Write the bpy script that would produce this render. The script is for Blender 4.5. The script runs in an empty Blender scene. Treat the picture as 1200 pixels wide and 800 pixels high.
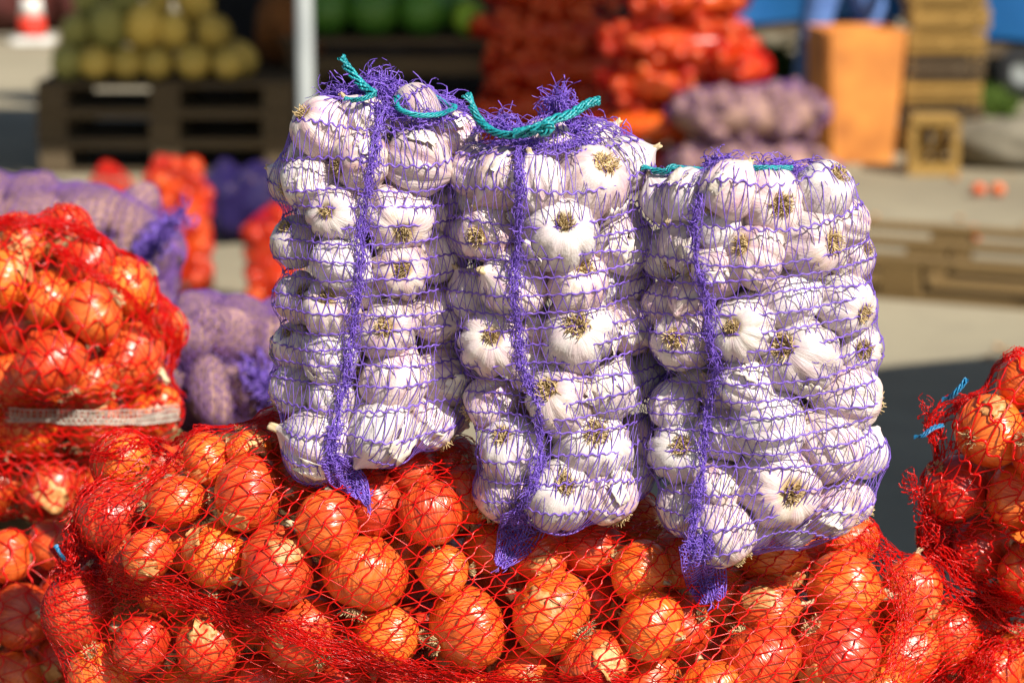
import bpy, math, random
import numpy as np
from mathutils import Matrix, Vector

# ------------------------------------------------------------------ camera, sky, sun, exposure
SC = bpy.context.scene
COL = SC.collection
H, PITCH, LENS = 1.6, math.radians(12.0), 85.0
F = LENS / 36.0 * 1200.0                       # focal length in photograph pixels
SUN_AZ, SUN_EL = math.radians(42), math.radians(43)

cam_d = bpy.data.cameras.new('camera')
cam = bpy.data.objects.new('camera', cam_d)
COL.objects.link(cam)
cam.location = (0, 0, H)
cam.rotation_euler = (math.pi / 2 - PITCH, 0, 0)
cam_d.lens = LENS
cam_d.sensor_width = 36
cam_d.clip_start = 0.05
cam_d.clip_end = 400
cam_d.dof.use_dof = True
cam_d.dof.focus_distance = 2.06
cam_d.dof.aperture_fstop = 5.4
SC.camera = cam

world = bpy.data.worlds.new('World')
SC.world = world
world.use_nodes = True
wn = world.node_tree
sky = wn.nodes.new('ShaderNodeTexSky')
sky.sky_type = 'NISHITA'
sky.sun_disc = False
sky.sun_elevation = SUN_EL
sky.sun_rotation = math.pi - SUN_AZ
bg = wn.nodes['Background']
bg.inputs[1].default_value = 0.052
wn.links.new(sky.outputs[0], bg.inputs[0])

sun_d = bpy.data.lights.new('sun', 'SUN')
sun = bpy.data.objects.new('sun', sun_d)
COL.objects.link(sun)
sun_d.energy = 5.0
sun_d.angle = math.radians(0.5)
sun_d.color = (1.0, 0.94, 0.84)
SDIR = Vector((math.sin(SUN_AZ) * math.cos(SUN_EL), -math.cos(SUN_AZ) * math.cos(SUN_EL), math.sin(SUN_EL)))
sun.rotation_euler = SDIR.to_track_quat('Z', 'Y').to_euler()
sun.location = (3, -4, 6)

SC.view_settings.view_transform = 'Standard'
SC.view_settings.look = 'None'
SC.view_settings.gamma = 1
SC.view_settings.exposure = 0.6
SC.render.engine = 'CYCLES'
SC.cycles.max_bounces = 4
SC.cycles.diffuse_bounces = 3
SC.cycles.glossy_bounces = 2
SC.cycles.use_denoising = True

# ------------------------------------------------------------------ helpers
rng = np.random.default_rng(7)
RND = random.Random(11)
UPC = np.array([0, math.sin(PITCH), math.cos(PITCH)])
FWD = np.array([0, math.cos(PITCH), -math.sin(PITCH)])
CAMP = np.array([0, 0, H])


def ray(px, py):
    return np.array([(px - 600) / F, 0, 0]) + UPC * ((400 - py) / F) + FWD


def at(px, py, Y):
    d = ray(px, py)
    return CAMP + d * (Y / d[1])


def ground(px, py, z=0.0):
    d = ray(px, py)
    return CAMP + d * ((z - H) / d[2])


def depth(p):
    return float(np.dot(np.asarray(p) - CAMP, FWD))


def proj(P):
    q = np.asarray(P) - CAMP
    dz = q @ FWD
    return np.stack([600 + F * q[..., 0] / dz, 400 - F * (q @ UPC) / dz], -1)


def mesh(name, V, Fc, mat=None, smooth=True):
    me = bpy.data.meshes.new(name)
    V = np.asarray(V, dtype=np.float32).reshape(-1, 3)
    if isinstance(Fc, np.ndarray):
        k = Fc.shape[1]
        me.vertices.add(len(V))
        me.vertices.foreach_set('co', V.ravel())
        me.loops.add(Fc.size)
        me.loops.foreach_set('vertex_index', Fc.astype(np.int32).ravel())
        me.polygons.add(len(Fc))
        me.polygons.foreach_set('loop_start', np.arange(0, Fc.size, k, dtype=np.int32))
        me.update(calc_edges=True)
        me.validate()
    else:
        me.from_pydata(V.tolist(), [], Fc)
        me.update()
    if smooth:
        me.shade_smooth()
    if mat:
        me.materials.append(mat)
    return me


def obj(name, me, parent=None, M=None):
    o = bpy.data.objects.new(name, me)
    COL.objects.link(o)
    if parent is not None:
        o.parent = parent
    if M is not None:
        o.matrix_basis = M
    return o


def tag(o, label=None, cat=None, group=None, kind=None):
    if label: o['label'] = label
    if cat: o['category'] = cat
    if group: o['group'] = group
    if kind: o['kind'] = kind
    return o


def empty(name, loc=(0, 0, 0), rz=0.0):
    o = bpy.data.objects.new(name, None)
    COL.objects.link(o)
    o.empty_display_size = 0.05
    o.matrix_basis = Matrix.Translation(Vector(loc)) @ Matrix.Rotation(rz, 4, 'Z')
    return o


def norm(v):
    v = np.asarray(v, float)
    return v / (np.linalg.norm(v, axis=-1, keepdims=True) + 1e-12)


def M4(c, R, s):
    m = Matrix.Identity(4)
    A = np.asarray(R) * np.asarray(s)[None, :]
    for i in range(3):
        for j in range(3):
            m[i][j] = float(A[i, j])
        m[i][3] = float(c[i])
    return m


def rot_to(z, spin=0.0):
    """rotation whose local +Z is z"""
    z = norm(z)
    a = np.array([1.0, 0, 0]) if abs(z[0]) < 0.8 else np.array([0, 1.0, 0])
    x = norm(np.cross(a, z))
    y = np.cross(z, x)
    c, s = math.cos(spin), math.sin(spin)
    return np.stack([c * x + s * y, -s * x + c * y, z], 1)


class Buf:
    """collects quads of one part"""
    def __init__(self):
        self.V, self.F, self.n = [], [], 0

    def add(self, V, Fq):
        V = np.asarray(V, float).reshape(-1, 3)
        if len(V) == 0: return
        self.V.append(V)
        self.F.append(np.asarray(Fq) + self.n)
        self.n += len(V)

    def mesh(self, name, mat, smooth=True):
        return mesh(name, np.concatenate(self.V), np.concatenate(self.F), mat, smooth)


def tubes(P, N, w, h, k=4):
    """P (m,n,3) polylines, N normals (m,n,3) -> yarn of flat section, width w height h (scalars or (m,n))"""
    P = np.asarray(P, float); N = norm(N)
    m, n, _ = P.shape
    T = np.empty_like(P)
    T[:, 1:-1] = P[:, 2:] - P[:, :-2]
    T[:, 0] = P[:, 1] - P[:, 0]
    T[:, -1] = P[:, -1] - P[:, -2]
    B = norm(np.cross(N, norm(T)))
    w = np.broadcast_to(np.asarray(w, float), (m, n))[..., None]
    h = np.broadcast_to(np.asarray(h, float), (m, n))[..., None]
    if k == 3:
        ring = [B * w / 2, N * h, -B * w / 2]
    else:
        ring = []
        for i in range(k):
            a = 2 * math.pi * i / k
            ring.append(B * (w / 2 * math.cos(a)) + N * (h / 2 * math.sin(a)))
    V = np.stack([P + r for r in ring], 2)           # m,n,k,3
    idx = np.arange(m * n * k).reshape(m, n, k)
    a = idx[:, :-1, :]; b = idx[:, 1:, :]
    Fq = np.stack([a, np.roll(a, -1, 2), np.roll(b, -1, 2), b], -1).reshape(-1, 4)
    return V.reshape(-1, 3), Fq


# ------------------------------------------------------------------ materials
def newmat(name):
    m = bpy.data.materials.new(name)
    m.use_nodes = True
    nt = m.node_tree
    return m, nt, nt.nodes['Principled BSDF']


def nd(nt, t, **kw):
    n = nt.nodes.new(t)
    for k, v in kw.items():
        setattr(n, k, v)
    return n


def ramp(nt, src, stops):
    r = nd(nt, 'ShaderNodeValToRGB')
    el = r.color_ramp.elements
    while len(el) > 1: el.remove(el[-1])
    el[0].position = stops[0][0]
    el[0].color = tuple(stops[0][1]) + (1,)
    for p, c in stops[1:]:
        e = el.new(p); e.color = tuple(c) + (1,)
    nt.links.new(src, r.inputs[0])
    return r.outputs[0]


def mix(nt, fac, a, b, mode='MIX'):
    n = nd(nt, 'ShaderNodeMix', data_type='RGBA', blend_type=mode)
    for i, v in ((0, fac), (6, a), (7, b)):
        if hasattr(v, 'is_output') or isinstance(v, bpy.types.NodeSocket):
            nt.links.new(v, n.inputs[i])
        else:
            n.inputs[i].default_value = v if i == 0 else tuple(v) + (1,)
    return n.outputs[2]


def math_n(nt, op, a, b=None):
    n = nd(nt, 'ShaderNodeMath', operation=op)
    for i, v in ((0, a), (1, b)):
        if v is None: continue
        if isinstance(v, bpy.types.NodeSocket): nt.links.new(v, n.inputs[i])
        else: n.inputs[i].default_value = v
    return n.outputs[0]


def noise(nt, vec, scale, detail=4, rough=.55, w=None):
    n = nd(nt, 'ShaderNodeTexNoise')
    if w is not None:
        n.noise_dimensions = '4D'
        nt.links.new(w, n.inputs['W'])
    nt.links.new(vec, n.inputs['Vector'])
    n.inputs['Scale'].default_value = scale
    n.inputs['Detail'].default_value = detail
    n.inputs['Roughness'].default_value = rough
    return n.outputs['Fac']


def meridian(nt, zk):
    """unit horizontal direction plus a little height: noise in it runs in streaks from pole to pole"""
    tc = nd(nt, 'ShaderNodeTexCoord')
    sep = nd(nt, 'ShaderNodeSeparateXYZ')
    nt.links.new(tc.outputs['Object'], sep.inputs[0])
    c = nd(nt, 'ShaderNodeCombineXYZ')
    nt.links.new(sep.outputs[0], c.inputs[0]); nt.links.new(sep.outputs[1], c.inputs[1])
    n = nd(nt, 'ShaderNodeVectorMath', operation='NORMALIZE')
    nt.links.new(c.outputs[0], n.inputs[0])
    s2 = nd(nt, 'ShaderNodeSeparateXYZ')
    nt.links.new(n.outputs[0], s2.inputs[0])
    c2 = nd(nt, 'ShaderNodeCombineXYZ')
    nt.links.new(s2.outputs[0], c2.inputs[0]); nt.links.new(s2.outputs[1], c2.inputs[1])
    nt.links.new(math_n(nt, 'MULTIPLY', sep.outputs[2], zk), c2.inputs[2])
    return tc.outputs['Object'], c2.outputs[0], sep.outputs[2]


def rand50(nt):
    oi = nd(nt, 'ShaderNodeObjectInfo')
    return oi.outputs['Random'], math_n(nt, 'MULTIPLY', oi.outputs['Random'], 50.0)


def bump(nt, bsdf, h, strength, dist=0.02):
    b = nd(nt, 'ShaderNodeBump')
    b.inputs['Strength'].default_value = strength
    b.inputs['Distance'].default_value = dist
    nt.links.new(h, b.inputs['Height'])
    nt.links.new(b.outputs[0], bsdf.inputs['Normal'])


def garlic_mat():
    m, nt, b = newmat('garlic_skin')
    ob, mv, z = meridian(nt, .35)
    r, w = rand50(nt)
    s1 = noise(nt, mv, 2.2, 3, .5, w)
    s2 = noise(nt, mv, 11, 3, .6, w)
    s3 = noise(nt, ob, 2.6, 4, .6, w)
    col = mix(nt, ramp(nt, s1, [(.42, (0, 0, 0)), (.68, (.9, .9, .9))]), (.72, .625, .59), (.57, .37, .425))
    col = mix(nt, ramp(nt, s2, [(.55, (0, 0, 0)), (.76, (.5, .5, .5))]), col, (.42, .25, .29))
    col = mix(nt, ramp(nt, s3, [(.52, (0, 0, 0)), (.72, (.65, .65, .65))]), col, (.57, .42, .28))
    fl = nd(nt, 'ShaderNodeVectorMath', operation='MULTIPLY'); nt.links.new(ob, fl.inputs[0]); fl.inputs[1].default_value = (1, 1, 0)
    ln = nd(nt, 'ShaderNodeVectorMath', operation='LENGTH'); nt.links.new(fl.outputs[0], ln.inputs[0])
    zr = nd(nt, 'ShaderNodeMapRange'); nt.links.new(math_n(nt, 'ADD', ln.outputs['Value'], math_n(nt, 'MULTIPLY', z, .25)), zr.inputs[0])
    zr.inputs[1].default_value = .16; zr.inputs[2].default_value = .04
    col = mix(nt, zr.outputs[0], col, (.58, .44, .27))
    hs = nd(nt, 'ShaderNodeHueSaturation')
    nt.links.new(col, hs.inputs['Color'])
    nt.links.new(math_n(nt, 'ADD', math_n(nt, 'MULTIPLY', r, .8), .55), hs.inputs['Saturation'])
    nt.links.new(math_n(nt, 'ADD', math_n(nt, 'MULTIPLY', math_n(nt, 'FRACT', math_n(nt, 'MULTIPLY', r, 17.3)), .26), .82), hs.inputs['Value'])
    nt.links.new(hs.outputs[0], b.inputs['Base Color'])
    b.inputs['Roughness'].default_value = .36
    b.inputs['Specular IOR Level'].default_value = .5
    h = math_n(nt, 'ADD', math_n(nt, 'MULTIPLY', s2, .7), math_n(nt, 'MULTIPLY', s3, .5))
    bump(nt, b, h, .22, .04)
    return m


def onion_mat(name, c1, c2, c3, flake):
    m, nt, b = newmat(name)
    ob, mv, z = meridian(nt, .25)
    r, w = rand50(nt)
    s1 = noise(nt, mv, 1.6, 3, .55, w)
    s2 = noise(nt, mv, 9, 2, .5, w)
    s3 = noise(nt, ob, 1.7, 5, .62, w)
    col = ramp(nt, s1, [(.3, c1), (.52, c2), (.72, c3)])
    line = ramp(nt, s2, [(.46, (0, 0, 0)), (.5, (.42, .42, .42)), (.54, (0, 0, 0))])
    col = mix(nt, line, col, (c1[0] * .45, c1[1] * .35, c1[2] * .3))
    pt = ramp(nt, s3, [(.63, (0, 0, 0)), (.70, (.7, .7, .7))])
    col = mix(nt, pt, col, flake)
    hs = nd(nt, 'ShaderNodeHueSaturation')
    nt.links.new(col, hs.inputs['Color'])
    nt.links.new(math_n(nt, 'ADD', math_n(nt, 'MULTIPLY', r, .5), .72), hs.inputs['Value'])
    nt.links.new(math_n(nt, 'ADD', math_n(nt, 'MULTIPLY', w, .0005), .479), hs.inputs['Hue'])
    nt.links.new(hs.outputs[0], b.inputs['Base Color'])
    rr = math_n(nt, 'ADD', math_n(nt, 'MULTIPLY', pt, .2), .30)
    nt.links.new(rr, b.inputs['Roughness'])
    b.inputs['Specular IOR Level'].default_value = .6
    b.inputs['Coat Weight'].default_value = .35
    b.inputs['Coat Roughness'].default_value = .28
    h = math_n(nt, 'ADD', math_n(nt, 'MULTIPLY', s2, .5), math_n(nt, 'MULTIPLY', pt, .6))
    bump(nt, b, h, .3, .03)
    return m


def net_mat(name, col, trans, rough=.35, tf=.3):
    m, nt, b = newmat(name)
    tc = nd(nt, 'ShaderNodeTexCoord')
    n = noise(nt, tc.outputs['Object'], 90, 2)
    c = mix(nt, ramp(nt, n, [(.35, (0, 0, 0)), (.7, (1, 1, 1))]), tuple(x * .7 for x in col), tuple(min(1, x * 1.25) for x in col))
    nt.links.new(c, b.inputs['Base Color'])
    b.inputs['Roughness'].default_value = rough
    b.inputs['Specular IOR Level'].default_value = .6
    t = nd(nt, 'ShaderNodeBsdfTranslucent'); t.inputs[0].default_value = tuple(trans) + (1,)
    mx = nd(nt, 'ShaderNodeMixShader'); mx.inputs[0].default_value = tf
    out = nt.nodes['Material Output']
    nt.links.new(b.outputs[0], mx.inputs[1]); nt.links.new(t.outputs[0], mx.inputs[2])
    nt.links.new(mx.outputs[0], out.inputs[0])
    return m


def plain(name, c1, c2, scale=8, rough=.7, spec=.3, stretch=(1, 1, 1), bmp=.2, detail=5):
    m, nt, b = newmat(name)
    tc = nd(nt, 'ShaderNodeTexCoord')
    mp = nd(nt, 'ShaderNodeMapping')
    mp.inputs['Scale'].default_value = stretch
    nt.links.new(tc.outputs['Object'], mp.inputs[0])
    r, w = rand50(nt)
    n = noise(nt, mp.outputs[0], scale, detail, .6, w)
    col = ramp(nt, n, [(.3, c1), (.7, c2)])
    hs = nd(nt, 'ShaderNodeHueSaturation')
    nt.links.new(col, hs.inputs['Color'])
    nt.links.new(math_n(nt, 'ADD', math_n(nt, 'MULTIPLY', r, .3), .85), hs.inputs['Value'])
    nt.links.new(hs.outputs[0], b.inputs['Base Color'])
    b.inputs['Roughness'].default_value = rough
    b.inputs['Specular IOR Level'].default_value = spec
    if bmp: bump(nt, b, n, bmp, .02)
    return m


MAT = {
    'garlic': garlic_mat(),
    'root': plain('root_fibre', (.40, .26, .11), (.82, .65, .36), 5, .85),
    'neck': plain('dry_stalk', (.42, .28, .13), (.72, .58, .38), 4, .8, stretch=(6, 6, 1)),
    'garlic_flake': plain('garlic_paper', (.68, .55, .46), (.84, .78, .70), 6, .5),
    'onion': onion_mat('onion_skin', (.56, .075, .008), (.78, .155, .016), (.86, .26, .045), (.70, .28, .07)),
    'onion_flake': plain('onion_paper', (.46, .15, .03), (.76, .42, .16), 6, .45, .5),
    'potato': plain('potato_skin', (.26, .145, .12), (.42, .25, .20), 5, .75),
    'purple': net_mat('purple_net', (.26, .14, .64), (.34, .19, .8)),
    'red': net_mat('red_net', (.92, .010, .008), (1.0, .02, .012), .26, .42),
    'purple_fold': net_mat('purple_folded_net', (.34, .19, .84), (.46, .28, .95), .25, .4),
    'red_fold': net_mat('red_folded_net', (.95, .012, .009), (1.0, .03, .018), .24, .6),
    'mauve': net_mat('mauve_net', (.25, .11, .42), (.32, .15, .48), .5, .3),
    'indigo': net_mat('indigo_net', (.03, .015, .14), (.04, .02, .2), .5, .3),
    'white_band': net_mat('white_band', (.80, .76, .66), (.8, .7, .6)),
    'teal': plain('teal_twine', (.004, .17, .21), (.02, .40, .44), 90, .35, .6, stretch=(1, 1, .3)),
    'blue_twine': plain('blue_twine', (.005, .12, .30), (.02, .25, .48), 60, .35, .6),
    'wood': plain('pallet_wood', (.09, .055, .022), (.25, .16, .06), 6, .8, .2, (1, 9, 9)),
    'wood_grey': plain('weathered_wood', (.065, .048, .028), (.14, .10, .058), 6, .85, .2, (1, 9, 9)),
    'wood_yellow': plain('crate_wood', (.22, .125, .03), (.42, .26, .075), 6, .75, .2, (1, 7, 7)),
    'wood_dark': plain('dark_crate_wood', (.05, .035, .02), (.14, .10, .06), 6, .85, .2, (1, 7, 7)),
}


# ------------------------------------------------------------------ ground
def concrete():
    m, nt, b = newmat('concrete')
    tc = nd(nt, 'ShaderNodeTexCoord')
    n1 = noise(nt, tc.outputs['Object'], .35, 5, .6)
    n2 = noise(nt, tc.outputs['Object'], 6, 6, .7)
    n3 = noise(nt, tc.outputs['Object'], 120, 3, .6)
    c = ramp(nt, n1, [(.34, (.20, .17, .115)), (.52, (.31, .27, .185)), (.7, (.36, .31, .215))])
    c = mix(nt, ramp(nt, n2, [(.5, (0, 0, 0)), (.75, (.5, .5, .5))]), c, (.17, .15, .115))
    c = mix(nt, ramp(nt, n3, [(.45, (0, 0, 0)), (.8, (.5, .5, .5))]), c, (.41, .36, .265))
    nt.links.new(c, b.inputs['Base Color'])
    b.inputs['Roughness'].default_value = .9
    b.inputs['Specular IOR Level'].default_value = .15
    bump(nt, b, n3, .3, .004)
    return m


g = obj('ground', mesh('ground', [(-150, -60, 0), (150, -60, 0), (150, 240, 0), (-150, 240, 0)], [(0, 1, 2, 3)], concrete(), False))
tag(g, kind='structure')


# ------------------------------------------------------------------ produce meshes
def revolve(prof, nu, fn):
    """prof list of (rho,z); fn(phi array, i, rho, z) -> rho, z arrays"""
    V, n = [], len(prof)
    ph = np.linspace(0, 2 * math.pi, nu, endpoint=False)
    for i, (r, z) in enumerate(prof):
        rr, zz = fn(ph, i / (n - 1), r, z)
        V.append(np.stack([rr * np.cos(ph), rr * np.sin(ph), zz + 0 * ph], -1))
    V = np.concatenate(V)
    idx = np.arange(n * nu).reshape(n, nu)
    a, b = idx[:-1], idx[1:]
    Fq = np.stack([a, np.roll(a, -1, 1), np.roll(b, -1, 1), b], -1).reshape(-1, 4)
    return V, Fq


def spl(ctrl, n):
    """smooth resample of a control polygon (Catmull-Rom)"""
    C = np.asarray(ctrl, float)
    C = np.concatenate([[2 * C[0] - C[1]], C, [2 * C[-1] - C[-2]]])
    t = np.linspace(0, len(C) - 3 - 1e-6, n)
    i = t.astype(int); f = (t - i)[:, None]
    p0, p1, p2, p3 = C[i], C[i + 1], C[i + 2], C[i + 3]
    return .5 * (2 * p1 + (p2 - p0) * f + (2 * p0 - 5 * p1 + 4 * p2 - p3) * f ** 2 + (3 * p1 - p0 - 3 * p2 + p3) * f ** 3)


GARLIC, ROOTS, GNECK, GFLAKE = [], [], [], []
for k in range(7):
    R = random.Random(100 + k)
    nc = R.choice([7, 8, 9, 10, 11])
    ang = sorted([2 * math.pi * (i + R.uniform(-.25, .25)) / nc for i in range(nc)])
    amp = [R.uniform(.05, .12) for _ in range(nc)]
    prof = spl([(.02, -.72), (.16, -.76), (.34, -.82), (.66, -.73), (.89, -.44), (1, -.04), (.96, .30), (.80, .58), (.54, .80), (.28, .95), (.13, 1.06), (.08, 1.13), (.004, 1.14)], 30)
    ex, ey = R.uniform(.93, 1.05), R.uniform(.93, 1.05)

    def fn(ph, t, r, z, ang=ang, amp=amp, ex=ex, ey=ey, nc=nc):
        env = math.sin(math.pi * min(1, max(0, t * 1.08 - .05))) ** .8
        d = np.min([np.abs((ph - a + math.pi) % (2 * math.pi) - math.pi) for a in ang], axis=0)
        crease = np.exp(-(d / .10) ** 2) * .055 + np.exp(-(d / .28) ** 2) * .045
        big = .04 * np.sin(2 * ph + nc) + .025 * np.sin(3 * ph + 2 * nc)
        return r * (1 - crease * env * 1.3 + big * env) * (ex * np.cos(ph) ** 2 + ey * np.sin(ph) ** 2), z
    V, Fq = revolve(prof, 72, fn)
    GARLIC.append(mesh('garlic_bulb', V, Fq, MAT['garlic']))
for k in range(4):
    r = np.random.default_rng(40 + k)
    m = 120
    a = r.uniform(0, 2 * math.pi, m); q = np.sqrt(r.uniform(0, 1, m)) * .21
    p0 = np.stack([q * np.cos(a), q * np.sin(a), np.full(m, -.74)], -1)
    out = np.stack([np.cos(a), np.sin(a), 0 * a], -1) * (q / .21)[:, None]
    L = r.uniform(.10, .34, m)[:, None]
    d1 = norm(out * .8 + [0, 0, -1] + r.normal(0, .45, (m, 3)))
    d2 = norm(d1 + r.normal(0, .7, (m, 3)) + [0, 0, .15])
    P = np.stack([p0, p0 + d1 * L * .55, p0 + d1 * L * .55 + d2 * L * .5], 1)
    w = np.stack([np.full(m, .042), np.full(m, .036), np.full(m, .02)], 1)
    V, Fq = tubes(P, np.broadcast_to(norm(out + [0.3, .1, .2])[:, None], P.shape), w, w, 3)
    ROOTS.append(mesh('root_tuft', V, Fq, MAT['root'], False))
for k in range(3):
    R = random.Random(60 + k)
    L = R.uniform(.04, .20)
    V, Fq = revolve([(.12, 1.04), (.10, 1.1), (.095, 1.1 + L * .6), (.09, 1.1 + L), (.06, 1.09 + L), (.04, 1.02 + L), (.01, 1.02 + L)], 14,
                    lambda ph, t, r, z, R=R: (r * (1 + .16 * np.sin(3 * ph + 1) + .1 * np.sin(7 * ph)), z + .03 * np.sin(2 * ph)))
    GNECK.append(mesh('cut_neck', V, Fq, MAT['neck']))


def flake_mesh(name, mat, seed, R0, size):
    """a torn curl of dry skin lying on a unit bulb"""
    r = np.random.default_rng(seed)
    n = 7
    u, v = np.meshgrid(np.linspace(-1, 1, n), np.linspace(-1, 1, n))
    rag = 1 + r.normal(0, .16, (n, n))
    a = u * size * rag * r.uniform(.45, .8); e = v * size * rag
    lift = .02 + .13 * np.maximum(0, np.abs(u) ** 2 * r.uniform(.3, 1) + v * r.uniform(0, .9)) ** 1.5 + r.normal(0, .012, (n, n))
    rad = R0 + lift
    V = np.stack([rad * np.cos(e) * np.cos(a), rad * np.cos(e) * np.sin(a), rad * np.sin(e) * .9], -1).reshape(-1, 3)
    idx = np.arange(n * n).reshape(n, n)
    Fq = np.stack([idx[:-1, :-1], idx[:-1, 1:], idx[1:, 1:], idx[1:, :-1]], -1).reshape(-1, 4)
    V2 = V - norm(V) * .012
    m = len(V)
    edge = np.concatenate([idx[0, :], idx[1:, -1], idx[-1, ::-1][1:], idx[::-1, 0][1:-1]])
    e2 = np.roll(edge, -1)
    side = np.stack([edge, edge + m, e2 + m, e2], -1)
    return mesh(name, np.concatenate([V, V2]), np.concatenate([Fq, Fq[:, ::-1] + m, side]), mat)


GFLAKE = [flake_mesh('skin_flake', MAT['garlic_flake'], 300 + i, .98, .42) for i in range(4)]
OFLAKE = [flake_mesh('loose_skin', MAT['onion_flake'], 330 + i, .99, .5) for i in range(5)]

ONION, ONECK, OROOT, ONION_LO = [], [], [], []
for k in range(6):
    R = random.Random(200 + k)
    sq = R.uniform(.84, .98)
    prof = spl([(.01, -.93), (.16, -.95), (.45, -.88), (.76, -.64), (.95, -.32), (1, .02), (.94, .36), (.74, .66), (.45, .86), (.23, .97), (.12, 1.06), (.06, 1.12), (.004, 1.13)], 24)
    pa, pb = R.uniform(0, 6), R.uniform(0, 6)

    def fo(ph, t, r, z, sq=sq, pa=pa, pb=pb):
        env = math.sin(math.pi * t)
        return r * (1 + env * (.028 * np.sin(2 * ph + pa) + .018 * np.sin(3 * ph + pb) + .008 * np.sin(9 * ph + pa))), z * sq + .02 * env * np.sin(ph + pb)
    V, Fq = revolve(prof, 48, fo)
    ONION.append(mesh('onion', V, Fq, MAT['onion']))
    V, Fq = revolve(spl(prof[::2], 12), 18, fo)
    ONION_LO.append((V, Fq, mesh('onion', V, Fq, MAT['onion'])))
for k in range(4):
    R = random.Random(260 + k)
    L, bx, by = R.uniform(.03, .22), R.uniform(-.25, .25), R.uniform(-.25, .25)
    V, Fq = revolve([(.15, .90), (.09, 1.02), (.07, 1.04 + L * .4), (.09, 1.04 + L * .8), (.06, 1.04 + L), (.02, 1.0 + L)], 12,
                    lambda ph, t, r, z, k=k: (r * (1 + .3 * np.sin(2 * ph + k) + .2 * np.sin(5 * ph)), z + .05 * np.sin(3 * ph)))
    V[:, 0] += np.maximum(0, V[:, 2] - 1) * bx * 3; V[:, 1] += np.maximum(0, V[:, 2] - 1) * by * 3
    ONECK.append(mesh('dry_neck', V, Fq, MAT['neck']))
    r = np.random.default_rng(270 + k)
    m = 60
    a = r.uniform(0, 2 * math.pi, m); q = np.sqrt(r.uniform(0, 1, m)) * .16
    p0 = np.stack([q * np.cos(a), q * np.sin(a), np.full(m, -.86)], -1)
    d1 = norm(np.stack([np.cos(a), np.sin(a), -1.2 + 0 * a], -1) + r.normal(0, .4, (m, 3)))
    Ls = r.uniform(.08, .26, m)[:, None]
    P = np.stack([p0, p0 + d1 * Ls * .5, p0 + d1 * Ls + r.normal(0, .03, (m, 3))], 1)
    V, Fq = tubes(P, np.broadcast_to(np.array([.4, .3, .8]), P.shape), .025, .025, 3)
    OROOT.append(mesh('root_tuft', V, Fq, MAT['root'], False))

POTATO = []
for k in range(5):
    R = random.Random(400 + k)
    ph_ = [R.uniform(0, 6) for _ in range(4)]
    prof = [(math.sin(t) + .001, -math.cos(t)) for t in np.linspace(0.02, math.pi - .02, 14)]
    V, Fq = revolve(prof, 22, lambda ph, t, r, z, q=ph_: (r * (1 + .07 * np.sin(2 * ph + q[0] + 2 * t) + .05 * np.sin(3 * ph + q[1]) + .04 * np.sin(5 * t * 3 + q[2])), z * (1 + .03 * np.sin(ph + q[3]))))
    POTATO.append(mesh('potato', V, Fq, MAT['potato']))


# ------------------------------------------------------------------ draping nets over what they hold
def ell_far(O, D, ells):
    """far hit distance of rays (n,3) with oriented ellipsoids [(c,R,radii)]"""
    best = np.zeros(len(O))
    for c, R, rad in ells:
        A = (np.asarray(R) / np.asarray(rad)[None, :]).T
        o = (O - c) @ A.T; d = D @ A.T
        a = (d * d).sum(1); b = (o * d).sum(1); cc = (o * o).sum(1) - 1
        disc = b * b - a * cc
        t = np.where(disc > 0, (-b + np.sqrt(np.maximum(disc, 0))) / a, 0)
        best = np.maximum(best, t)
    return best


class Surf:
    pass


def drape(a0, a1, D0, D1, L0, L1, ref, ells, nu=180, nv=150, cap0=.22, cap1=.2, eps=.002, iters=70, rmin=.03, bow=None):
    a0, a1, D0, D1 = [np.asarray(v, float) for v in (a0, a1, D0, D1)]
    ax = norm(a1 - a0)
    X = norm(np.asarray(ref, float) - ax * np.dot(ref, ax))
    Y = np.cross(ax, X)
    th = np.linspace(0, 2 * math.pi, nu, endpoint=False)
    rad = np.cos(th)[:, None] * X + np.sin(th)[:, None] * Y
    O = np.empty((nv, nu, 3)); D = np.empty((nv, nu, 3))
    for i, s in enumerate(np.linspace(0, 1, nv)):
        if s < cap0:
            e = (1 - s / cap0) * math.pi / 2; o = a0; P = norm(D0)
        elif s > 1 - cap1:
            e = (1 - (1 - s) / cap1) * math.pi / 2; o = a1; P = norm(D1)
        else:
            e = 0; f = (s - cap0) / (1 - cap0 - cap1); o = a0 * (1 - f) + a1 * f; P = norm(D0)
            if bow is not None: o = o + np.asarray(bow) * math.sin(math.pi * f)
        O[i] = o
        D[i] = norm(math.cos(e) * rad + math.sin(e) * P)
    ob = ell_far(O.reshape(-1, 3), D.reshape(-1, 3), ells).reshape(nv, nu)
    ob = np.maximum(ob, rmin) + eps
    r = ob.copy()
    r[0] = np.maximum(L0, 0); r[-1] = L1
    ob[0] = r[0]; ob[-1] = r[-1]
    k0 = int(nv * cap0 * .3); k1 = int(nv * cap1 * .3)
    for it in range(iters):
        p = np.pad(r, ((1, 1), (0, 0)), mode='edge')
        avg = (p[:-2] + p[2:] + np.roll(r, 1, 1) + np.roll(r, -1, 1)) / 4
        r = np.maximum(ob, avg)
        r[0] = L0; r[-1] = L1
    s = Surf()
    s.P = O + D * r[..., None]
    du = np.roll(s.P, -1, 1) - np.roll(s.P, 1, 1)
    dv = np.gradient(s.P, axis=0)
    n = np.cross(du, dv)
    n = norm(n)
    sg = np.sign((n * D).sum(-1, keepdims=True)); sg[sg == 0] = 1
    s.N = norm(n * sg + D * .25)
    s.nu, s.nv = nu, nv
    s.px = proj(s.P)
    s.face = ((CAMP - s.P) * s.N).sum(-1) > 0
    return s


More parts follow.
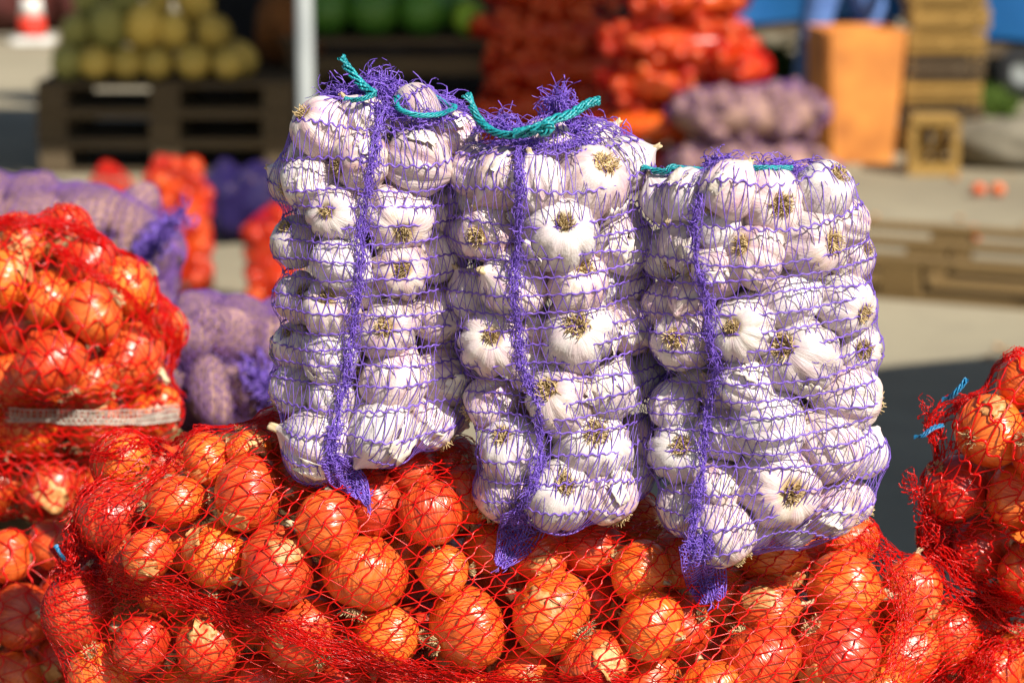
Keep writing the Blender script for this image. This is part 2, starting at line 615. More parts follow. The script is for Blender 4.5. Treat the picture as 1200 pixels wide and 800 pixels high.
def sample(s, u, v):
    """u wraps 0..1, v clamped 0..1 -> position, normal"""
    u = (np.asarray(u) % 1.0) * s.nu; v = np.clip(np.asarray(v), 0, 1) * (s.nv - 1.001)
    i = np.floor(u).astype(int); j = np.floor(v).astype(int)
    fu = (u - i)[..., None]; fv = (v - j)[..., None]
    i0 = i % s.nu; i1 = (i + 1) % s.nu
    def g(A): return (A[j, i0] * (1 - fu) + A[j, i1] * fu) * (1 - fv) + (A[j + 1, i0] * (1 - fu) + A[j + 1, i1] * fu) * fv
    return g(s.P), norm(g(s.N))


def pick(s, px, py):
    d = np.hypot(s.px[..., 0] - px, s.px[..., 1] - py) + np.where(s.face, 0, 60)
    j, i = np.unravel_index(np.argmin(d), d.shape)
    return s.P[j, i], s.N[j, i], float(d[j, i])


def net(s, rows, zig, wc, wz, shear=0.0, wob=.25, seed=0, sub=3, v0=.03, v1=.97, chain_n=260):
    """chains along u at every row, zigzag yarn between the rows"""
    r = np.random.default_rng(seed)
    B = Buf()
    dv = (v1 - v0) / rows
    ext = int(abs(shear) / dv / 2 + 1) if shear else 0
    js = np.arange(-ext, rows + 1 + ext)
    a = np.linspace(0, 1, chain_n + (0 if shear else 1))
    ph = r.uniform(0, 6, (len(js), 1)); slow = r.normal(0, .07, (len(js), 4))

    def vpos(j, aa, wav=True):
        jj = np.asarray(j)
        k = jj - js[0]
        base = v0 + dv * jj + shear * (aa - .5)
        for q in range(4):
            base = base + dv * slow[k, q] * np.sin(2 * math.pi * (q + 2) * aa + q + .37 * jj)
        if wav:
            base = base + dv * wob * .5 * np.sign(np.sin(2 * math.pi * zig * aa)) * np.abs(np.sin(2 * math.pi * zig * aa)) ** .7
        return base
    A = np.broadcast_to(a, (len(js), len(a)))
    JJ = np.broadcast_to(js[:, None], A.shape)
    Vv = vpos(JJ, A)
    keep = ((Vv > 0) & (Vv < 1)).any(1)
    P, N = sample(s, A[keep], Vv[keep])
    w = wc * (1 + .35 * np.sin(2 * math.pi * zig * 1.7 * A[keep] + ph[keep]))
    B.add(*tubes(P + N * wc * .4, N, w, wc * .9, 4))
    m = int(zig * 2)
    j = js[:-1]
    t = np.linspace(0, 1, sub + 1)
    JJ = np.repeat(j, m); K = np.tile(np.arange(m), len(j))
    up = (K + JJ) % 2 == 0
    a0 = (K + r.normal(0, .16, len(K))) / m; a1 = (K + 1 + r.normal(0, .16, len(K))) / m
    AA = a0[:, None] * (1 - t) + a1[:, None] * t
    va = vpos(JJ + np.where(up, 0, 1), a0); vb = vpos(JJ + np.where(up, 1, 0), a1)
    VV = va[:, None] * (1 - t) + vb[:, None] * t
    ok = (va > .012) & (va < .988) & (vb > .012) & (vb < .988)
    if shear: ok &= (AA.min(1) >= 0) & (AA.max(1) <= 1)
    P, N = sample(s, AA[ok], VV[ok])
    wv = wz * r.uniform(.6, 1.35, (P.shape[0], 1))
    B.add(*tubes(P + N * .0006, N, wv, wz * .45, 3))
    return B


def crumple(B, path, nrm, width, n, L, yw, lift, seed, down=None, curl=.6, steps=7):
    """gathered net: many short curly strands strewn along a path"""
    r = np.random.default_rng(seed)
    path = np.asarray(path, float); nrm = np.asarray(nrm, float)
    k = len(path)
    t = r.uniform(0, k - 1.001, n)
    i = t.astype(int); f = (t - i)[:, None]
    c = path[i] * (1 - f) + path[i + 1] * f
    nn = norm(nrm[i] * (1 - f) + nrm[i + 1] * f)
    tan = norm(path[i + 1] - path[i])
    side = norm(np.cross(nn, tan))
    wd = np.asarray(width, float)
    wd = (wd[i] * (1 - f[:, 0]) + wd[i + 1] * f[:, 0]) if wd.ndim else np.full(n, float(wd))
    p = c + side * (r.normal(0, .38, n) * wd)[:, None] + nn * (np.abs(r.normal(0, 1, n)) * lift)[:, None]
    d = norm(side * r.normal(0, .7, n)[:, None] + tan * r.normal(0, 1.0, n)[:, None] + nn * r.normal(0, .4, n)[:, None])
    pts = [p]
    st = L / steps
    for q in range(steps):
        d = norm(d + r.normal(0, curl, (n, 3)) * .6)
        back = (c - p); back = back - tan * (back * tan).sum(1, keepdims=True)
        d = norm(d + back / (wd[:, None] + 1e-4) * .25)
        p = p + d * (st * r.uniform(.6, 1.4, n))[:, None]
        pts.append(p)
    P = np.stack(pts, 1)
    N = norm(nn[:, None] + r.normal(0, .6, P.shape))
    w = yw * r.uniform(.6, 1.6, (n, 1))
    B.add(*tubes(P, N, w, yw * .5, 3))


def strands(B, path, nrm, width, n, yw, lift, seed, freq=9, pts=70, jit=.0006):
    """long threads that run together along a path, weaving across one another"""
    r = np.random.default_rng(seed)
    k = len(path)
    C = spl(path, pts); Nn = norm(spl(nrm, pts))
    T = norm(np.gradient(C, axis=0)); sd = norm(np.cross(Nn, T))
    wd = np.asarray(width, float)
    wd = np.interp(np.linspace(0, 1, pts), np.linspace(0, 1, k), wd) if wd.ndim else np.full(pts, float(wd))
    x = np.linspace(0, 1, pts)
    L, U = [], []
    for q in range(n):
        off = r.uniform(-.55, .55) + sum(r.normal(0, .4 / (1 + .5 * f)) * np.sin(2 * math.pi * freq * (.3 + f * .55) * x + r.uniform(0, 6)) for f in range(3))
        up = np.abs(sum(r.normal(0, .7) * np.sin(2 * math.pi * freq * (.4 + f) * x + r.uniform(0, 6)) for f in range(2)))
        L.append(C + sd * (off * wd)[:, None] + Nn * (up * lift)[:, None] + r.normal(0, jit, (pts, 3)))
    P = np.stack(L)
    B.add(*tubes(P, np.broadcast_to(Nn, P.shape) + r.normal(0, .3, P.shape), yw * r.uniform(.7, 1.5, (n, 1)), yw * .5, 3))


def cord(pts, rad, k=8, twist=2.0, n=60, seed=0, taper=True):
    """twine: flat strands wound round one another, frayed open at the first end"""
    C = spl(pts, n)
    r = np.random.default_rng(seed)
    T = norm(np.gradient(C, axis=0))
    b = norm(np.cross(T, [0, .2, 1]))
    c2 = np.cross(b, T)
    x = np.linspace(0, 1, n)
    m = 5 if rad > .001 else 1
    L = []
    length = np.linalg.norm(np.diff(C, axis=0), axis=1).sum()
    for q in range(m):
        a = (x * length / (rad * 9) * 2 * math.pi + 2 * math.pi * q / m + .3 * np.sin(9 * x + q))[:, None]
        fr = (1 + 1.1 * np.maximum(0, 1 - x / .16) ** 1.5)[:, None]
        o = (.62 * rad if m > 1 else 0) * fr
        a = a * np.where(x < .16, .35, 1)[:, None] if m > 1 else a
        L.append(C + (b * np.cos(a) + c2 * np.sin(a)) * o + r.normal(0, rad * .05, (n, 3)))
    P = np.stack(L)
    N = norm(np.broadcast_to(c2, P.shape) + r.normal(0, .15, P.shape))
    return tubes(P, N, rad * (1.05 if m > 1 else 2), rad * (.6 if m > 1 else 1.5), 6)


ORD = ['top', 'second', 'third', 'fourth', 'fifth', 'sixth', 'seventh', 'eighth', 'ninth', 'tenth', 'eleventh', 'twelfth', 'thirteenth', 'fourteenth',
       'fifteenth', 'sixteenth', 'seventeenth', 'eighteenth', 'nineteenth', 'twentieth'] + [f'{n}th' for n in range(21, 60)]


def row_names(pxs, rowh):
    """order things by eye: rows from the top, then left to right; returns (row phrase, column phrase)"""
    order = sorted(range(len(pxs)), key=lambda i: pxs[i][1])
    rows, cur, y0 = [], [], None
    for i in order:
        if y0 is None or pxs[i][1] - y0 > rowh:
            cur = []; rows.append(cur); y0 = pxs[i][1]
        cur.append(i)
    out = {}
    for ri, row in enumerate(rows):
        row.sort(key=lambda i: pxs[i][0])
        for ci, i in enumerate(row):
            rn = 'top row' if ri == 0 else ('bottom row' if ri == len(rows) - 1 else ORD[ri] + ' row down')
            cn = 'only one' if len(row) == 1 else ('leftmost' if ci == 0 else ('rightmost' if ci == len(row) - 1 else ORD[ci] + ' from left'))
            out[i] = (rn, cn)
    return out


def cam_dir(dx, dy, toward):
    """direction from picture-plane offsets (dy down) and a component towards the lens"""
    return norm(np.array([1.0, 0, 0]) * dx - UPC * dy - FWD * toward)


# ------------------------------------------------------------------ what fills the sacks: (px, py, r px, root offset or None, extra depth m)
BAGS = [
 dict(key='left', Yc=2.105, D=.085, cx=438, W=118, seam=[(452,128),(442,165),(434,205),(428,250),(424,300),(420,350),(414,395),(408,430),(404,465),(396,500),(388,525),(395,545)],
  tail=[(386,538),(404,556),(420,570),(431,590)], tailw=[.010,.015,.010,.003],
  B=[(379,151,33,(-24,-20),0),(422,187,32,(-30,12),0),(489,190,37,None,0),(530,162,28,None,.02),(342,212,25,None,.03),(362,213,29,None,0),(396,249,31,(-12,0),0),
     (467,254,36,(8,22),0),(519,250,28,None,.025),(349,283,27,(-15,-18),.005),(401,306,33,None,0),(469,316,33,(4,0),0),(514,298,31,None,.02),(353,351,28,(6,-8),0),
     (388,360,31,(-3,-15),0),(454,384,34,(-2,0),0),(511,365,32,None,.015),(347,406,25,(-9,-18),.01),(390,416,31,None,0),(347,454,28,None,.01),(461,446,36,None,0),
     (520,402,24,None,.04),(518,440,31,None,.02),(388,466,25,None,.005),(378,518,42,None,0),(448,504,36,None,0),(503,495,29,None,.015),(528,487,20,None,.035),
     (427,142,27,None,.03),(487,128,26,None,.045),(430,335,26,None,.03),(425,480,26,None,.03),(365,182,24,None,.05),(430,225,26,None,.03),(446,350,25,None,.04),(518,335,25,None,.05),(524,212,25,None,.06)]),
 dict(key='middle', Yc=2.085, D=.09, cx=648, W=122, seam=[(612,168),(611,190),(613,215),(610,245),(610,280),(607,310),(605,340),(606,370),(610,400),(613,425),(622,450),(634,475),(637,505),(634,540),(627,570),(614,592),(604,608)],
  tail=[(606,596),(612,615),(603,635),(586,662)], tailw=[.016,.022,.018,.006],
  B=[(558,203,30,None,.005),(590,209,33,None,0),(630,212,29,None,.005),(690,218,42,(20,-26),0),(732,193,30,None,.02),(573,270,34,(-16,10),0),(550,276,25,None,.03),
     (655,270,40,(6,-12),0),(724,284,36,None,.005),(603,330,38,None,0),(555,346,27,None,.015),(676,330,34,(7,-22),0),(735,340,29,None,.03),(678,391,41,(-4,-10),0),
     (579,398,37,(-3,-6),0),(738,382,30,None,.015),(575,471,28,None,.01),(656,467,36,(-17,-14),0),(714,455,33,None,.005),(750,440,25,(-6,14),.025),(600,522,35,(-13,-20),0),
     (693,521,43,(5,-16),0),(750,512,25,None,.03),(655,580,38,(8,-18),0),(592,576,33,None,.005),(712,578,31,None,.01),(738,556,25,None,.035),
     (640,170,28,None,.04),(700,175,28,None,.05),(625,430,27,None,.03),(640,240,24,None,.05),(700,330,26,None,.05),(625,385,24,None,.04),(750,395,24,None,.06),(630,545,26,None,.04),(560,235,24,None,.05),(560,425,25,None,.05)]),
 dict(key='right', Yc=2.065, D=.095, cx=895, W=142, seam=[(838,192),(828,215),(820,245),(816,275),(820,310),(828,340),(832,375),(836,405),(842,430),(838,455),(830,490),(828,525),(824,560),(820,590),(815,620),(815,640)],
  tail=[(812,632),(824,655),(828,680),(834,703)], tailw=[.014,.021,.019,.013],
  B=[(778,234,24,None,.01),(808,228,27,None,.01),(853,221,31,None,0),(902,238,37,(12,6),0),(964,224,33,(19,-23),0),(988,260,26,None,.02),(781,300,27,None,.01),(806,290,30,None,.005),
     (843,268,27,None,.01),(884,298,32,(-22,-13),0),(947,282,39,(30,2),0),(995,300,28,(24,-8),.01),(839,315,29,None,.005),(780,358,26,None,.01),(812,348,26,None,.005),(922,347,38,None,0),
     (986,356,34,(24,12),.005),(802,394,35,(-17,2),0),(870,382,38,(-18,0),0),(934,416,43,(-24,-12),0),(1000,410,30,(9,0),.01),(872,447,30,None,.01),(988,462,37,None,.005),(791,474,27,None,.01),
     (899,496,40,None,0),(970,520,38,None,.005),(1010,530,27,None,.02),(800,528,37,(-5,-8),0),(909,566,50,(15,8),0),(972,592,31,None,.02),(846,622,35,None,0),(803,594,30,None,.01),(843,570,28,None,.01),
     (998,588,24,None,.03),(846,505,28,None,.02),(930,225,26,None,.05),(850,345,26,None,.05),(960,330,26,None,.06),(850,460,26,None,.04),(950,470,28,None,.05),(880,260,24,None,.05),(905,450,26,None,.05),(1000,360,24,None,.05),(820,450,24,None,.04),(880,620,26,None,.04),(930,615,26,None,.05)]),
]
# half width of each garlic bag follows its outline: handled through each bulb's own place

CREST = np.array([(60, 610), (110, 540), (200, 503), (310, 490), (400, 500), (540, 525), (760, 565), (1000, 612), (1100, 662), (1180, 735)])


def crest(px): return float(np.interp(px, CREST[:, 0], CREST[:, 1]))


SACK_Y, SACK_D, SACK_R = 2.17, .165, 185


def sack_Y(px, py):
    s = (py - (crest(px) + SACK_R)) / SACK_R
    e = abs((px - 600) / 560) ** 4
    return SACK_Y - SACK_D * math.sqrt(max(.02, 1 - s * s)) * math.sqrt(max(.12, 1 - min(1, e)))


FRONT = [(144,540,33,33),(243,540,30,30),(292,524,25,25),(322,517,29,29),(292,578,40,42),(130,608,37,43),(207,588,37,27),(176,645,29,29),(150,666,26,26),(252,655,35,42),(326,660,44,46),
 (92,716,36,46),(168,754,35,36),(244,755,35,40),(355,742,44,42),(385,605,34,36),(427,670,47,46),(432,588,40,40),(506,592,34,42),(547,580,33,36),(520,668,32,27),(548,735,46,47),(453,745,42,33),
 (573,640,27,29),(633,655,33,33),(691,645,43,36),(646,715,48,46),(695,762,38,37),(614,790,38,36),(750,665,32,34),(762,722,36,37),(795,740,38,38),(797,663,29,35),(908,660,42,36),(990,690,45,40),
 (900,718,40,33),(888,768,46,44),(978,757,47,46),(1062,768,37,38),(1065,692,33,40),(1115,745,31,42),(1150,735,28,32),(1000,638,30,30),(850,700,32,32),(388,750,30,34),(215,640,26,26),
 (470,640,28,28),(590,600,32,32),(740,610,34,34),(195,700,30,30),(300,720,30,30),(700,700,28,28),(830,790,34,34),(1020,725,28,28),(120,785,36,36),(300,800,36,36),(480,805,36,36),(545,810,36,36),(760,800,38,38),(930,830,38,38),(1030,815,36,36),(400,805,38,38),(215,810,36,36),(660,830,38,38),(585,850,38,38),(840,850,38,38),(350,860,38,38),(450,870,38,38),(730,865,38,38),(270,850,36,36),(345,562,34,34),(400,545,32,32),(362,522,30,30),(480,546,34,34),(532,552,32,32),(440,535,30,30)]
LEFT = [(67,282,33),(22,284,31),(10,322,32),(62,350,34),(114,358,34),(17,385,34),(70,415,39),(150,425,40),(100,308,32),(143,340,33),(183,395,28),(30,502,38),(105,492,37),(176,484,33),(20,445,30),(112,440,26),
        (62,572,36),(128,562,36),(184,545,30),(2,575,34),(-35,330,34),(-40,400,34),(-40,470,34),(-35,540,34),(-45,590,30)]
LOWL = [(30,716,36),(10,652,30),(62,642,30),(18,792,34),(75,770,32),(-35,690,34),(-35,760,34),(70,705,28),(130,820,34),(200,850,34),(270,880,34),(60,840,34),(-10,850,34),(340,890,34)]
RIGHT = [(1120,572,41),(1160,505,43),(1195,585,40),(1152,645,41),(1104,632,27),(1203,450,36),(1215,520,36),(1200,660,38),(1240,600,40),(1245,480,38),(1250,680,38),(1285,560,40),(1290,640,38),(1290,440,36),(1250,410,34),(1300,490,36),(1180,690,26)]
LOWR = [(1165,790,36),(1200,770,34),(1235,760,36),(1270,800,36),(1190,830,36),(1120,835,34),(1245,840,36),(1080,880,36),(1300,760,34),(1160,870,34),(1010,890,34),(930,900,34)]

BETWEEN = {(215, 640), (470, 640), (590, 600), (740, 610), (195, 700), (300, 720), (700, 700), (850, 700), (1020, 725), (573, 640), (388, 750), (345, 562), (400, 545)}
ITEMS = []   # dicts: kind, sack, c, r, root, vis


def addi(kind, sack, px, py, Y, rpx, ry=None, root=None, vis=True):
    c = at(px, py, Y)
    r = rpx * depth(c) / F
    c = c + np.array([0, r * .0, 0])
    ITEMS.append(dict(kind=kind, sack=sack, c=np.array(c), c0=np.array(c), r=r, ry=(ry or rpx) / rpx, root=root, vis=vis, px=px, py=py))
    return ITEMS[-1]


for px, py, rx, ry in FRONT:
    r = rx * 2.05 / F
    back = .05 if (px, py) in BETWEEN else 0
    addi('onion', 'front', px, py, sack_Y(px, py) + r * .8 + back, (rx + ry) / 2 * 1.12, None)
    ITEMS[-1]['rx'] = rx; ITEMS[-1]['ryy'] = ry


def bulge(px, py, cx, cy, W, Hh, Yc, D, e=1):
    q = ((px - cx) / W) ** 2 + ((py - cy) / Hh) ** 2
    return Yc - D * math.sqrt(max(.0, 1 - min(1, q) ** e))


for px, py, r in LEFT: addi('onion', 'standing', px, py, bulge(px, py, 45, 430, 185, 205, 2.72, .17, 2), r * 1.14)
for px, py, r in LOWL: addi('onion', 'lower_left', px, py, 2.36 - .05 * max(0, (py - 650) / 150), r * 1.08)
for px, py, r in RIGHT: addi('onion', 'hanging', px, py, bulge(px, py, 1230, 560, 170, 180, 2.24, .15), r)
for px, py, r in LOWR: addi('onion', 'lower_right', px, py, 2.12 - .05 * max(0, (py - 760) / 100), r)
for b in BAGS:
    ys = [q[1] for q in b['B']]
    for px, py, r, root, ex in b['B']:
        near = [q for q in b['B'] if abs(q[1] - py) < 45]
        lo = min(q[0] - q[2] for q in near); hi = max(q[0] + q[2] for q in near)
        t = (px - (lo + hi) / 2) / max(20, (hi - lo) / 2 - r * .5)
        rr = r * 2.05 / F
        Y = b['Yc'] - (b['D'] - rr) * max(0, 1 - min(1, abs(t)) ** 2.4) ** (1 / 2.4)
        tb = (py - min(ys)) / (max(ys) - min(ys))
        if tb > .85: Y -= .01 * (tb - .85) / .15
        addi('garlic', b['key'], px, py, Y + ex * .7, r * 1.19, None, root)


def relax(items, iters, wy=.85, wx=.18, spring=.06):
    C = np.array([i['c'] for i in items]); C0 = C.copy()
    R = np.array([i['r'] * (.72 if i['kind'] == 'garlic' else .88) for i in items])
    fx = np.array([0.0 if not i['vis'] else 1.0 for i in items])[:, None]
    for it in range(iters):
        d = C[:, None] - C[None]
        L = np.linalg.norm(d, axis=-1) + 1e-9
        ov = (R[:, None] + R[None]) - L
        np.fill_diagonal(ov, 0)
        ov = np.maximum(ov, 0)
        d = d / L[..., None]
        d[..., 1] += np.sign(d[..., 1] + 1e-6) * .35
        mv = (d * ov[..., None]).sum(1) * .35
        mv *= np.array([wx, wy, wx])
        C = C + mv + (C0 - C) * np.array([spring * 1.5, spring * .35, spring * 1.5])
    for i, c in zip(items, C): i['c'] = c


relax(ITEMS, 120, wx=.09, spring=.09)

# back of the sacks: fill the volume behind so that gaps look in on more bulbs
def fill(kind, sack, lo, hi, r, inside, step=.9):
    C = np.array([i['c'] for i in ITEMS]); R = np.array([i['r'] for i in ITEMS])
    out = []
    zs = np.arange(lo[2], hi[2], r * 1.7)
    for kz, z in enumerate(zs):
        for ky, y in enumerate(np.arange(lo[1], hi[1], r * 1.8)):
            for x in np.arange(lo[0] + (ky + kz) % 2 * r, hi[0], r * 2.0):
                p = np.array([x, y, z]) + rng.normal(0, r * .12, 3)
                if not inside(p): continue
                if (np.linalg.norm(C - p, axis=1) < (R + r) * step).any(): continue
                it = dict(kind=kind, sack=sack, c=p, c0=p, r=r * rng.uniform(.92, 1.05), ry=1, root=None, vis=False)
                px = proj(p); it['px'], it['py'] = float(px[0]), float(px[1])
                out.append(it)
                C = np.concatenate([C, [p]]); R = np.append(R, r)
    ITEMS.extend(out)
    return out


def sack_in(p):
    px, py = proj(p)
    c = crest(px)
    s = (py - (c + 200)) / 190
    e = ((px - 615) / 540)
    return abs(e) < 1 and p[1] > sack_Y(px, py) + .05 and ((p[1] - 2.19) / .16) ** 2 + s * s + e ** 6 < .75


# axes of the garlic bags
for b in BAGS:
    its = [i for i in ITEMS if i['sack'] == b['key']]
    C = np.array([i['c'] for i in its])
    b['lo'], b['hi'] = C.min(0), C.max(0)

fill('onion', 'front', (-.42, 2.06, .88), (.42, 2.20, 1.2), .030, sack_in, .92)
fill('onion', 'standing', (-.64, 2.57, .88), (-.38, 2.9, 1.22), .033, lambda p: p[1] < 2.72 and ((p[0] + .51) / .12) ** 2 + ((p[1] - 2.74) / .12) ** 2 + ((p[2] - 1.03) / .12) ** 2 < 1, .84)
fill('onion', 'hanging', (.36, 2.1, .88), (.62, 2.4, 1.2), .031, lambda p: p[1] < 2.26 and ((p[0] - .51) / .10) ** 2 + ((p[1] - 2.25) / .10) ** 2 + ((p[2] - 1.00) / .07) ** 2 < 1, .84)
for b in BAGS:
    lo, hi = b['lo'], b['hi']
    cx = (lo[0] + hi[0]) / 2
    zc = (lo[2] + hi[2]) / 2
    fill('garlic', b['key'], (lo[0], b['Yc'] - .02, lo[2] + .02), (hi[0], b['Yc'] + .06, hi[2] - .025), .0245,
         lambda p: ((p[0] - cx) / ((hi[0] - lo[0]) / 2 - .008)) ** 4 + ((p[1] - b['Yc']) / .075) ** 4 < 1 and p[2] > lo[2] + .035, .72)

# ------------------------------------------------------------------ garlic bulbs and onions as things
TOCAM = -FWD
bag_word = {'left': 'left garlic bag', 'middle': 'middle garlic bag', 'right': 'right garlic bag'}
sack_word = {'front': 'wide front sack', 'standing': 'upright sack at left', 'lower_left': 'bottom left corner sack', 'hanging': 'right edge sack', 'lower_right': 'bottom right corner sack'}
ELL = {}
cnt = 0
for sack in ['left', 'middle', 'right', 'front', 'standing', 'lower_left', 'hanging', 'lower_right']:
    its = [i for i in ITEMS if i['sack'] == sack]
    vis = [i for i in its if i['vis']]
    pxy = [proj(i['c']) for i in vis]
    names = row_names(pxy, 46 if sack in bag_word else 58)
    ELL[sack] = []
    for n_, it in enumerate(its):
        cnt += 1
        rr = random.Random(cnt * 13 + 5)
        r = it['r']
        if it['kind'] == 'garlic':
            if it['root'] is not None:
                dx, dy = it['root']
                rp = it['r'] * F / depth(it['c'])
                dx, dy = dx / (rp * .95), dy / (rp * .95)
                q = math.sqrt(dx * dx + dy * dy)
                if q > .96: dx, dy, q = dx / q * .96, dy / q * .96, .96
                rootd = cam_dir(dx, dy, math.sqrt(1 - q * q))
                z = -rootd
            else:
                z = cam_dir(rr.choice([-1, 1]) * rr.uniform(.2, 1), rr.uniform(-1.1, .8), rr.uniform(.02, .3))
            Rm = rot_to(z, rr.uniform(0, 6))
            s = (r, r, r * rr.uniform(.98, 1.1))
            M = M4(it['c'], Rm, s)
            o = obj('garlic_bulb', rr.choice(GARLIC), None, M)
            tuft = obj('root_tuft', rr.choice(ROOTS), o)
            q_ = rr.uniform(.6, 1.1); tuft.matrix_basis = Matrix.Rotation(rr.uniform(0, 6), 4, 'Z') @ Matrix.Diagonal((q_, q_ * rr.uniform(.8, 1.2), 1, 1))
            if rr.random() < .5: obj('cut_neck', rr.choice(GNECK), o)
            if rr.random() < .55:
                f = obj('skin_flake', rr.choice(GFLAKE), o)
                loc = np.array(Rm).T @ norm(TOCAM + rng.normal(0, .5, 3))
                f.matrix_basis = Matrix.Rotation(math.atan2(loc[1], loc[0]), 4, 'Z')
            ELL[sack].append((it['c'] + Rm[:, 2] * r * .02, Rm, (r * .99, r * .99, r * .88)))
            if it['vis']:
                i = [k for k, v in enumerate(vis) if v is it][0]
                if it['root'] is not None:
                    look = 'root-forward garlic bulb'
                elif rr.random() < .001: look = ''
                else: look = 'garlic bulb'
                rn, cn = names[i]
                tag(o, f'white {look} in the {bag_word[sack]}, {rn}, {cn}', 'garlic', f'garlic bulbs in the {bag_word[sack]}')
            else:
                tag(o, f'garlic bulb at the back of the {bag_word[sack]}, hidden behind the front bulbs', 'garlic', f'bulbs at the back of the {bag_word[sack]}')
        else:
            z = cam_dir(rr.uniform(-1, 1), rr.uniform(-1, .8), rr.uniform(-.6, .55))
            Rm = rot_to(z, rr.uniform(0, 6))
            el = 1.0
            if 'rx' in it:
                e = it['ryy'] / it['rx']
                if e > 1.08 or e < .92:      # a longish onion: lay its axis along the longer direction
                    z = cam_dir(rr.uniform(-.2, .2), -1, rr.uniform(-.3, .3)) if e > 1 else cam_dir(1 if rr.random() < .5 else -1, rr.uniform(-.2, .2), rr.uniform(-.3, .3))
                    Rm = rot_to(z, rr.uniform(0, 6)); el = max(e, 1 / e)
            s = np.array([r / math.sqrt(el), r / math.sqrt(el), r * math.sqrt(el)])
            o = obj('onion', rr.choice(ONION), None, M4(it['c'], Rm, s))
            if rr.random() < .55: obj('dry_neck', rr.choice(ONECK), o)
            obj('root_tuft', rr.choice(OROOT), o)
            nf = rr.choice([0, 0, 1, 1]) if sack == 'front' else rr.choice([0, 0, 1])
            for q in range(nf):
                f = obj('loose_skin', rr.choice(OFLAKE), o)
                loc = np.array(Rm).T @ norm(TOCAM + np.array([rr.uniform(-1.3, 1.3), 0, rr.uniform(-1.2, 1.0)]))
                f.matrix_basis = Matrix.Rotation(math.atan2(loc[1], loc[0]), 4, 'Z') @ Matrix.Rotation(rr.uniform(-.7, .7), 4, 'Y')
            ELL[sack].append((it['c'], Rm, s * np.array([1.0, 1.0, .93])))
            if it['vis']:
                i = [k for k, v in enumerate(vis) if v is it][0]
                rn, cn = names[i]
                tag(o, f'orange onion in the {sack_word[sack]}, {rn}, {cn}', 'onion', f'onions in the {sack_word[sack]}')
            else:
                tag(o, f'onion deep inside the {sack_word[sack]}, hidden behind the front onions', 'onion', f'onions deep in the {sack_word[sack]}')

# ------------------------------------------------------------------ red net sacks nearby
def core_part(sk, name, mat, c, ax, semi):
    ax = norm(ax); L = semi[0]
    R_ = np.stack([ax, norm(np.cross([0, 0, 1], ax)), norm(np.cross(ax, np.cross([0, 0, 1], ax)))], 1)
    S = drape(c - ax * L * .5, c + ax * L * .5, -ax, ax, L * .5, L * .5, (0, -1, 0), [(c, R_, np.array(semi))], nu=60, nv=50, cap0=.28, cap1=.28, iters=3, rmin=min(semi) * .4)
    r = np.random.default_rng(3)
    k = np.sin(np.arange(60) * .9)[None] * np.sin(np.arange(50) * 1.1)[:, None]
    P = S.P + S.N * (k * .008)[..., None]
    idx = np.arange(50 * 60).reshape(50, 60); a, b_ = idx[:-1], idx[1:]
    B = Buf(); B.add(P, np.stack([a, np.roll(a, -1, 1), np.roll(b_, -1, 1), b_], -1).reshape(-1, 4))
    return tag(add_part(name, B, mat, sk), kind='stuff')


def sack_thing(label, base, group='red net sacks of onions near the camera'):
    o = empty('onion_sack', base)
    tag(o, label, 'sack', group)
    return o


def add_part(name, B, mat, parent, smooth=True):
    me = B.mesh(name, mat, smooth)
    loc = parent.matrix_basis.inverted()
    me.transform(loc)
    return obj(name, me, parent)


pl = at(92, 700, 2.17); pr = at(1120, 745, 2.17)
al = at(230, 672, 2.18); ar = at(985, 775, 2.17)
S_front = drape(al, ar, norm(at(40, 640, 2.15) - al), norm(at(1190, 790, 2.2) - ar), np.linalg.norm(at(62, 690, 2.12) - al), np.linalg.norm(at(1172, 765, 2.2) - ar),
                (0, -1, 0), ELL['front'], nu=300, nv=260, cap0=.22, cap1=.22, iters=140, rmin=.06, bow=(0, 0, .012))
sk = sack_thing('wide red net sack of onions lying under the three garlic bags', (0, 2.15, .83))
Bn = net(S_front, 78, 92, .0015, .00095, shear=-.62, wob=.14, seed=3, v0=-.02, v1=1.02, chain_n=520)
add_part('net', Bn, MAT['red'], sk)
core_part(sk, 'onion_mass', MAT['onion'], at(610, 745, 2.20), at(1000, 790, 2.20) - at(200, 690, 2.20), (.36, .085, .085))


def band(sk, S, pts, width, n, yw, lift, seed, freq, k=24, extra=0, mat='red_fold', name='gathered_band'):
    B = Buf()
    P, N = px_path(S, pts, k)
    strands(B, P, N, width, n, yw, lift, seed, freq * .7, 120, .0003)
    if extra: strands(B, P, N, width * .55, extra, yw * 1.2, lift * .6, seed + 900, freq * .5, 120, .0002)
    return add_part(name, B, MAT[mat], sk)


def px_path(s, pts, n=24, lift=.002):
    q = spl(pts, n)
    P, N = [], []
    for x, y in q:
        p, nn, d = pick(s, x, y)
        P.append(p + nn * lift); N.append(nn)
    P = np.array(P)
    for _ in range(2):
        P[1:-1] = (P[:-2] + 2 * P[1:-1] + P[2:]) / 4
    return P, np.array(N)


